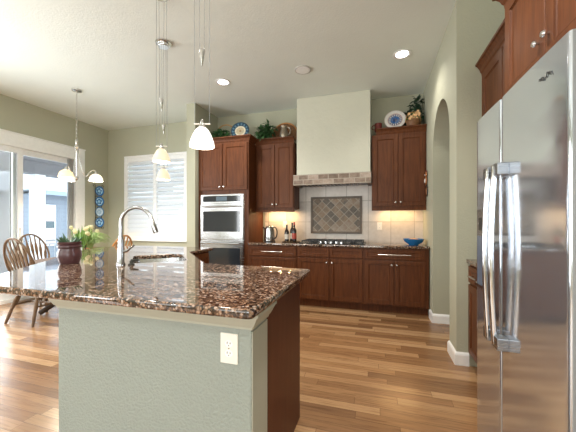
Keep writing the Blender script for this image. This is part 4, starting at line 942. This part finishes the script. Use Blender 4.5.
# ------------------------------------------------------------------ pendants over the island
def pendant(label, x, y, zs, wz, mm, pw):
    """zs = (rim, top) of the shade, wz = (top, tip) of the counterweight"""
    t = thing('pendant_lamp', label, 'pendant lamp', (x, y, CZ), 'pulley pendants over the island'); X = Vector((.957, .291, 0)); o = Vector((x, y, 0))
    MB().lathe([(.0001, CZ - .0005), (.083, CZ - .0005), (.083, CZ - .008), (.056, CZ - .012), (.055, CZ - .038), (.050, CZ - .044), (.0001, CZ - .044)], (x, y, 0), 'Z', 28).build('ceiling_canopy', M['chrome'], t, True)
    z0, z1 = zs; zb = z1 + .022
    for s in (-1, 1):
        MB().tube([o + X * s * .043 + Vector((0, 0, CZ - .03)), o + X * s * .043 + Vector((0, 0, zb))], .0013, 5).build('cord', M['greyplastic'], t)
        MB().tube([o + X * s * .022 + Vector((0, 0, CZ - .03)), o + X * s * .013 + Vector((0, 0, wz[0]))], .0013, 5).build('cord', M['greyplastic'], t)
    MB().lathe([(.0001, wz[0]), (.018, wz[0]), (.019, wz[0] - .005), (.003, wz[1]), (.0001, wz[1])], (x, y, 0), 'Z', 16).build('counterweight', M['chrome'], t, True)
    MB().tube([o - X * .047 + Vector((0, 0, zb)), o + X * .047 + Vector((0, 0, zb))], .0045, 8).build('crossbar', M['whiteplastic'], t, True)
    MB().lathe([(.0001, z1 + .05), (.007, z1 + .045), (.012, z1 + .02), (.024, z1 - .002), (.0001, z1 - .002)], (x, y, 0), 'Z', 14).build('socket_cap', M['chrome'], t, True)
    H_ = z1 - z0; pr = [(.022, z1), (.036, z1 - H_ * .12), (.052, z1 - H_ * .38), (.065, z1 - H_ * .70), (.0705, z1 - H_ * .90), (.0695, z0), (.066, z0 + .002), (.061, z1 - H_ * .7), (.048, z1 - H_ * .38), (.02, z1 - .006)]
    MB().lathe(pr, (x, y, 0), 'Z', 28).build('glass_shade', M[mm], t, True)
    MB().ell((x, y, z0 + .055), .022, .022, .03, 12, 8).build('bulb', M['shadewhite'], t, True)
    l_ = bpy.data.lights.new('pendant_bulb', 'POINT'); l_.energy = pw; l_.color = (1, .86, .68); l_.shadow_soft_size = .04; lo = bpy.data.objects.new('pendant_bulb', l_); COL.objects.link(lo); lo.location = (x, y, z0 - .01)
pendant('white glass pulley pendant nearest the camera, in front of the oven tower', -.968, 1.472, (1.668, 1.778), (2.228, 2.136), 'shadewhite', 5)
pendant('middle warm white pulley pendant over the island, higher of two before the shutters', -1.729, 2.035, (1.738, 1.848), (2.266, 2.166), 'shadewarm', 4)
pendant('farthest pulley pendant, lower of the two seen before the shutters', -2.195, 2.614, (1.688, 1.806), (2.278, 2.182), 'shadewarm', 4)

# ------------------------------------------------------------------ ceiling fixtures
def can(x, y, label, pw=30, lit=True, group='recessed ceiling lights'):
    t = thing('recessed_light', label, 'ceiling light', (x, y, CZ), group)
    MB().lathe([(.070, CZ - .0005), (.098, CZ - .0005), (.100, CZ - .004), (.096, CZ - .008), (.074, CZ - .006), (.068, CZ - .003)], (x, y, 0), 'Z', 28).build('trim_ring', M['white'], t, True)
    MB().lathe([(.0001, CZ - .003), (.0735, CZ - .004)], (x, y, 0), 'Z', 24).build('lens', M['canlight'], t)
    l_ = bpy.data.lights.new('downlight', 'SPOT'); l_.energy = pw; l_.color = (1, .95, .88); l_.shadow_soft_size = .06; l_.spot_size = math.radians(130); l_.spot_blend = .7; lo = bpy.data.objects.new('downlight', l_); COL.objects.link(lo); lo.location = (x, y, CZ - .02)
can(-2.022, 3.577, 'lit round downlight in the ceiling nearest the oven tower', 75)
can(.275, 3.58, 'lit round downlight in the ceiling by the arch wall', 30)
can(-.05, 1.45, 'added unseen downlight above the fridge aisle', 120); can(-2.6, 1.2, 'added unseen downlight above the island seating side', 60); can(-2.6, -1.2, 'added unseen downlight in the great room', 60); can(-.2, -1.2, 'added unseen downlight behind the kitchen', 60)  # extra downlights added out of view to raise the interior light
t = thing('ceiling_speaker', 'white round flush speaker grille in the ceiling between two downlights', 'speaker', (-.892, 3.579, CZ))
MB().lathe([(.090, CZ - .0005), (.104, CZ - .0005), (.104, CZ - .010), (.090, CZ - .012)], (-.892, 3.579, 0), 'Z', 28).build('trim_ring', M['speakerrim'], t, True)
MB().lathe([(.0001, CZ - .014), (.086, CZ - .013), (.092, CZ - .009)], (-.892, 3.579, 0), 'Z', 28).build('grille', M['white'], t)

# ------------------------------------------------------------------ right side: cabinets and refrigerator
DX = (-1, 0, 0); AYN = (0, -1, 0)      # facing -x : width direction runs towards the camera
def kx(mb, y, x, z): return knob(mb, (x, y, z), 'X')
bc = thing('corner_base_cabinet', 'narrow cherry base cabinet between arch wall and refrigerator', 'cabinet', (1.05, 2.45, 0))
FX = .765; b = MB(); b.box(FX, XRR - .005, 1.93, YJ - .002, .105, .883); b.box(FX + .07, XRR - .005, 1.93, YJ - .002, 0, .105); b.build('body', M['cherry'], bc)
for y1 in (2.83, 2.385):
    d = MB().panel((FX, y1, .725), AYN, DX, .43, .137, fr=.032).build('drawer', M['cherry'], bc)
    m_ = MB(); m_.tube([(FX - .054, y1 - .12, .793), (FX - .054, y1 - .32, .793)], .006, 8)
    for q in (.15, .29): m_.tube([(FX - .02, y1 - q, .793), (FX - .054, y1 - q, .793)], .005, 8)
    m_.build('handle', M['nickel'], d, True)
    MB().panel((FX, y1, .125), AYN, DX, .43, .58).build('door', M['cherry'], bc)
tag(MB().box(.735, XRR - .005, 1.93, YJ - .002, .884, .917, .005).build('side_countertop', M['granite']), 'short granite countertop tucked beside the refrigerator', 'countertop')
wc = thing('side_upper_cabinet', 'cherry wall cabinet with lower crown beside the refrigerator', 'cabinet', (1.1, 2.4, 1.42))
UX = .862; b = MB().box(UX, XRR - .005, 1.962, YJ - .002, 1.42, 2.49); b.build('body', M['cherry'], wc)
for y1 in (2.82, 2.395): MB().panel((UX, y1, 1.435), AYN, DX, .415, 1.035, fr=.06).build('door', M['cherry'], wc)
crown([(UX, YJ - .002), (UX, 1.962)], 2.49).build('crown_moulding', M['cherry'], wc)
oc = thing('over_fridge_cabinet', 'cherry cabinet with chrome knobs above the refrigerator', 'cabinet', (1.0, 1.5, 1.90))
OX = .715; oy0, oy1 = 1.10, 1.96; b = MB().box(OX, XRR - .005, oy0, oy1, 1.90, 2.48); b.build('body', M['cherry'], oc)
for ya, ky in ((1.948, 1.575), (1.530, 1.500)):
    d = MB().panel((OX, ya, 1.915), AYN, DX, .412, .545, fr=.062).build('door', M['cherry'], oc); kx(MB(), ky, OX - .02, 2.03).build('knob', M['chrome'], d, True)
crown([(.800, oy1), (OX, oy1), (OX, oy0)][::1], 2.48).build('crown_moulding', M['cherry'], oc)
MB().box(OX + .02, XRR - .005, oy0 - .022, oy0 - .001, 1.90, 2.48).build('end_panel', M['cherry'], oc)

rf = thing('refrigerator', 'large stainless side by side refrigerator with curved bar handles', 'refrigerator', (.9, 1.42, 0))
RX, ry0, ry1, rs, rt_ = .52, 1.02, 1.83, 1.504, 1.775
MB().box(RX + .075, 1.30, ry0 + .01, ry1 - .01, .03, rt_ - .02, .004).build('cabinet', M['greyplastic'], rf)
def fdoor(y0, y1, name, sag):
    # bowed door front with rounded vertical edges
    m = MB(); z0, z1 = .105, rt_; W = y1 - y0
    ys = sorted({y0 + W * i / 24 for i in range(25)} | {y0 + e for e in (.002, .005, .009)} | {y1 - e for e in (.002, .005, .009)}); P = []
    for y in ys:
        e = min(y - y0, y1 - y); q = (y - y0) / W * 2 - 1
        P.append((RX + sag * q * q + (0 if e > .012 else (.012 - math.sqrt(max(0, .012 ** 2 - (.012 - e) ** 2)))), y))
    P += [(RX + .07, y1), (RX + .07, y0)]
    m.prism(P, z0, z1); o = m.build(name, [M['fridge'], M['greyplastic']], rf, True)
    for f in o.data.polygons:
        if abs(f.normal.y) > .95: f.material_index = 1
    return o
fd = fdoor(rs + .003, ry1, 'freezer_door', .002); rd_ = fdoor(ry0, rs - .003, 'fridge_door', .003)
def fhandle(par, y, s):
    h = MB(); z0, z1 = .705, 1.475; pts = []
    for i in range(17):
        q = i / 16; pts.append((RX - .033 - .014 * math.sin(PI * q), y, z0 + (z1 - z0) * q))
    h.tube(pts, .0115, 12); h.build('handle_bar', M['chrome'], par, True)
    for z in (.72, 1.455):
        MB().box(RX - .040, RX + .002, y - .012 if s > 0 else y - .050, y + .050 if s > 0 else y + .012, z - .026, z + .026, .004).build('handle_bracket', M['bracket'], par)
fhandle(fd, 1.542, 1); fhandle(rd_, 1.468, -1)
dp = MB(); dp.box(RX - .004, RX + .002, 1.600, 1.806, .895, 1.30, .003); do = dp.build('dispenser', M['steel'], fd)
MB().box(RX - .006, RX - .003, 1.615, 1.792, .91, 1.16).build('dispenser_recess', M['dispense'], do); MB().box(RX - .006, RX - .003, 1.65, 1.77, 1.19, 1.255).build('dispenser_display', M['black'], do)
MB().box(RX - .018, RX - .003, 1.615, 1.792, .897, .912).build('drip_tray', M['steel'], do)
MB().box(RX + .05, 1.28, ry0 + .015, ry1 - .015, 0, .095).build('toe_grille', M['blackmatte'], rf)
for y in (ry0 + .05, ry1 - .05): MB().box(RX + .03, RX + .16, y - .03, y + .03, rt_ - .018, rt_ + .012, .004).build('hinge_cover', M['greyplastic'], rf)
# raised script emblem, too small to read in the photo
em = MB(); pts = []
for i in range(60):
    q = i / 59; pts.append((RX - .0015, 1.178 - .072 * q, 1.70 + .006 * math.sin(q * 30) + .004 * math.sin(q * 11)))
em.tube(pts, .0013, 5); em.build('script_emblem', M['iron'], rd_)
